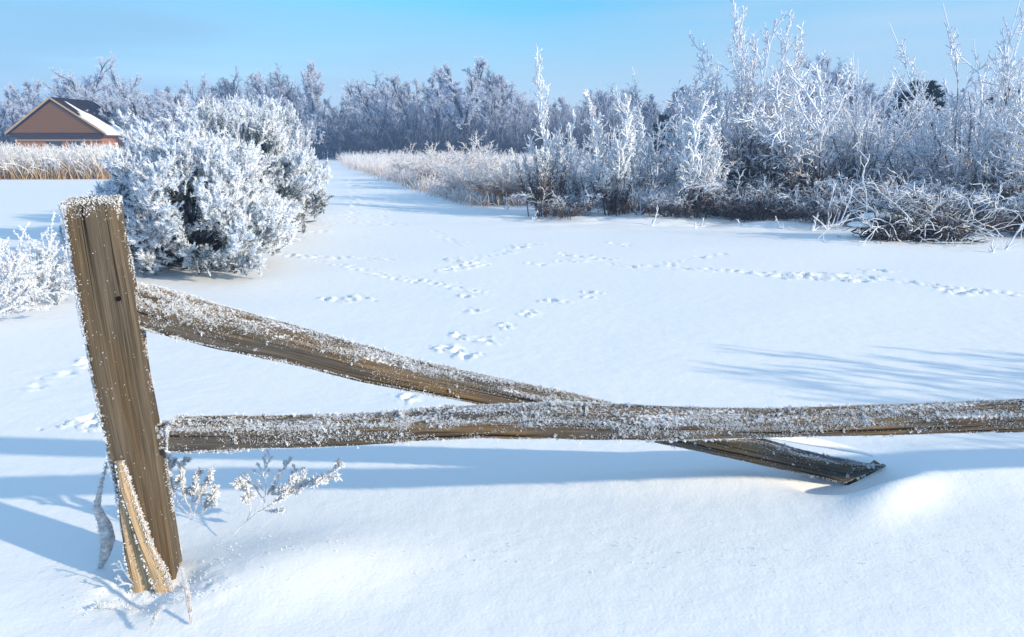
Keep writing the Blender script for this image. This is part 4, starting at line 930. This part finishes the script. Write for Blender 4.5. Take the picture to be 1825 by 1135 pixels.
special = [
 (52, 150, 92, 2, 'dark branched bare tree left of the brown house roof', .8), (160, 118, 84, 0, 'broad white rounded tree behind the roof ridge of the brown house', 1.35), (236, 124, 96, 3, 'darker bare tree just right of the broad white tree', .7),
 (355, 140, 96, 3, 'thin bare tree sticking out above the white hedge trees', .6), (490, 128, 92, 4, 'wide dense tree left of the tall narrow one', 1.1), (565, 116, 88, 1, 'tall narrow white tree at the left of the path end', .9),
 (650, 152, 92, 3, 'first small tree right of the gap at the path end', .9), (685, 150, 84, 2, 'tree with a dark forked trunk right of the path end', 1.0), (745, 138, 90, 2, 'slender dark trunked tree right of the forked one', .9), (783, 132, 86, 4, 'full frosted tree in the middle of the right group', .9),
 (832, 116, 82, 2, 'tallest tree of the group right of the path, dark trunk and white crown', 1.05), (885, 134, 86, 4, 'tree right of the tallest one in the central group', .95), (925, 152, 90, 0, 'last tree of the central group before the pointed shrub', .9),
 (1470, 104, 96, 4, 'rounded bluish tree showing above the thicket at the right', 1.1)]
rt = np.random.default_rng(66)
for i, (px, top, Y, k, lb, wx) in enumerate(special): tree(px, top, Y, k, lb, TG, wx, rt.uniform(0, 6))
fill = [(-60, 150), (5, 165), (95, 150), (130, 158), (200, 155), (270, 162), (315, 158), (400, 156), (430, 145), (455, 138), (525, 140), (600, 182), (620, 178), (665, 160), (700, 158), (715, 150), (765, 145), (808, 140), (860, 138), (905, 145), (955, 180), (990, 185), (1030, 176), (1065, 168), (1100, 160), (1140, 165), (1180, 168), (1220, 160), (1260, 158), (1310, 160), (1360, 150), (1410, 145), (1440, 128), (1505, 130), (1550, 150), (1600, 160), (1660, 165), (1720, 160), (1780, 160), (1850, 150), (1920, 150)]
for i, (px, top) in enumerate(fill):
    z = 'left of the path end' if px < 600 else 'right of the path end'
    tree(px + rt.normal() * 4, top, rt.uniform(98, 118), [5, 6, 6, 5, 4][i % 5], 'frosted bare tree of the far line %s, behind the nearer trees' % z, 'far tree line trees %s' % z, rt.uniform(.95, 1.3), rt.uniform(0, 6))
# nearer white hedge trees between house and conifers
for i, (px, top, Y) in enumerate([(235, 168, 62), (275, 160, 60), (318, 168, 58), (360, 172, 60), (400, 178, 62), (440, 182, 66), (480, 190, 68), (215, 182, 66), (298, 180, 52), (30, 185, 72), (-20, 180, 74), (520, 200, 72), (558, 205, 74)]):
    tree(px, top, Y, [4, 2][i % 2], 'bushy white tree in the hedge between the house and the path end', 'bushy white hedge trees beyond the conifers', 1.25, rt.uniform(0, 6), name='hedge_tree')
# far undergrowth at the foot of the wood
r = np.random.default_rng(88); n = 5200; Yv = r.uniform(80, 122, n); pxv = r.uniform(-160, 2050, n)
keep = ~((np.abs(pxv - 592) < 10) & (Yv < 88)); Yv = Yv[keep]; pxv = pxv[keep]; n = len(Yv)
st = np.stack([(pxv - CX) / F * Yv, Yv, np.zeros(n)], 1); hgt = r.uniform(1.5, 6.0, n)
d = np.stack([r.normal(size=n) * .18, r.normal(size=n) * .18, np.ones(n)], 1); p, q = grow(r, st, d, hgt, .05, .025, 5, .1, 0)
mb = MB(); tubes(mb, p, q, 3, np.linspace(.0, .3, 5)[None] + 0 * q); s, d1, L, _ = spawn(r, p, q, 9, .15, 1, .6, .2, .4, .4); p1, q1 = grow(r, s, d1, L, .028, .018, 4, .15, .03); tubes(mb, p1, q1, 3, np.clip(p1[..., 2] * .09 + .05, 0, .6))
s, d1, L, _ = spawn(r, p1, q1, 3, .2, 1, .6, .2, .45, .4); p2, q2 = grow(r, s, d1, L, .02, .015, 2, .15, .03); tubes(mb, p2, q2, 3, np.clip(p2[..., 2] * .11 + .08, 0, .8))
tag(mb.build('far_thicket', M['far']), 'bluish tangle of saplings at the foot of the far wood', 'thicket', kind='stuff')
# dark evergreens behind the thicket
def evergreen(seed, H):
    r = np.random.default_rng(seed); t = MB(); c = MB(); p, q = grow(r, np.array([[0, 0, -.1]]), np.array([[0, 0, 1.0]]), H, .03 * H, .004 * H, 8, .02, 0); tubes(t, p, q, 7, 0.0)
    s, d, L, _ = spawn(r, p, q, 90, .08, 1, 1.25, .15, .34, .85); p1, q1 = grow(r, s, d, L, .012, .006, 6, .06, .05); tubes(t, p1, q1, 4, 0.0)
    s, d, L, _ = spawn(r, p1, q1, 14, .1, 1, .8, .2, .34, .4); p2, q2 = grow(r, s, d, L, .006, .004, 3, .1, .05); tubes(c, p2, q2, 3, 0.0)
    s, d, L, _ = spawn(r, p2, q2, 14, .05, 1, .8, .3, .3, .2); spikes(c, s, d, .14, .012, r, 0.0)
    return t.mesh('trunk', M['bark']), c.mesh('crown', M['dark_needle'], False), H
EV = evergreen(601, 4.0)
for px, top, Y, wx, lb in [(1622, 146, 32, 1.9, 'dark evergreen showing through the thicket behind the dense shrub'), (1668, 182, 36, 1.2, 'smaller dark evergreen right of the first one'), (1790, 158, 31, 1.6, 'dark evergreen behind the shrubs at the right edge'), (1178, 205, 40, 1.1, 'small dark evergreen behind the white plume shrub')]:
    x = P(px, 262, Y)[0]; s = (P(px, top, Y)[2] - gz(x, Y)) / EV[2]
    thing_from('evergreen_tree', EV[:2], (x, Y, gz(x, Y)), px * .1, (s * wx, s * wx, s), lb, 'evergreen', 'dark evergreens behind the thicket', ('trunk', 'crown'))

# ------------------------------------------------------------------ cold haze
if USE_HAZE:
    hm = bpy.data.materials.new('haze'); hm.use_nodes = True; nt = hm.node_tree; nt.nodes.clear()
    o = N(nt, 'ShaderNodeOutputMaterial'); v = N(nt, 'ShaderNodeVolumePrincipled'); v.inputs['Color'].default_value = (.38, .60, 1.0, 1); v.inputs['Density'].default_value = .0021; v.inputs['Anisotropy'].default_value = 0.1
    nt.links.new(v.outputs[0], o.inputs['Volume'])
    x0, x1, y0, y1, z0, z1 = -265, 265, -265, 265, -1.3, 16.5
    mb = MB(); mb.add([[x0, y0, z0], [x1, y0, z0], [x1, y1, z0], [x0, y1, z0], [x0, y0, z1], [x1, y0, z1], [x1, y1, z1], [x0, y1, z1]], quads=[[0, 3, 2, 1], [4, 5, 6, 7], [0, 1, 5, 4], [1, 2, 6, 5], [2, 3, 7, 6], [3, 0, 4, 7]])
    tag(mb.build('haze', hm, None, False), 'thin cold haze over the field', 'haze', kind='stuff')
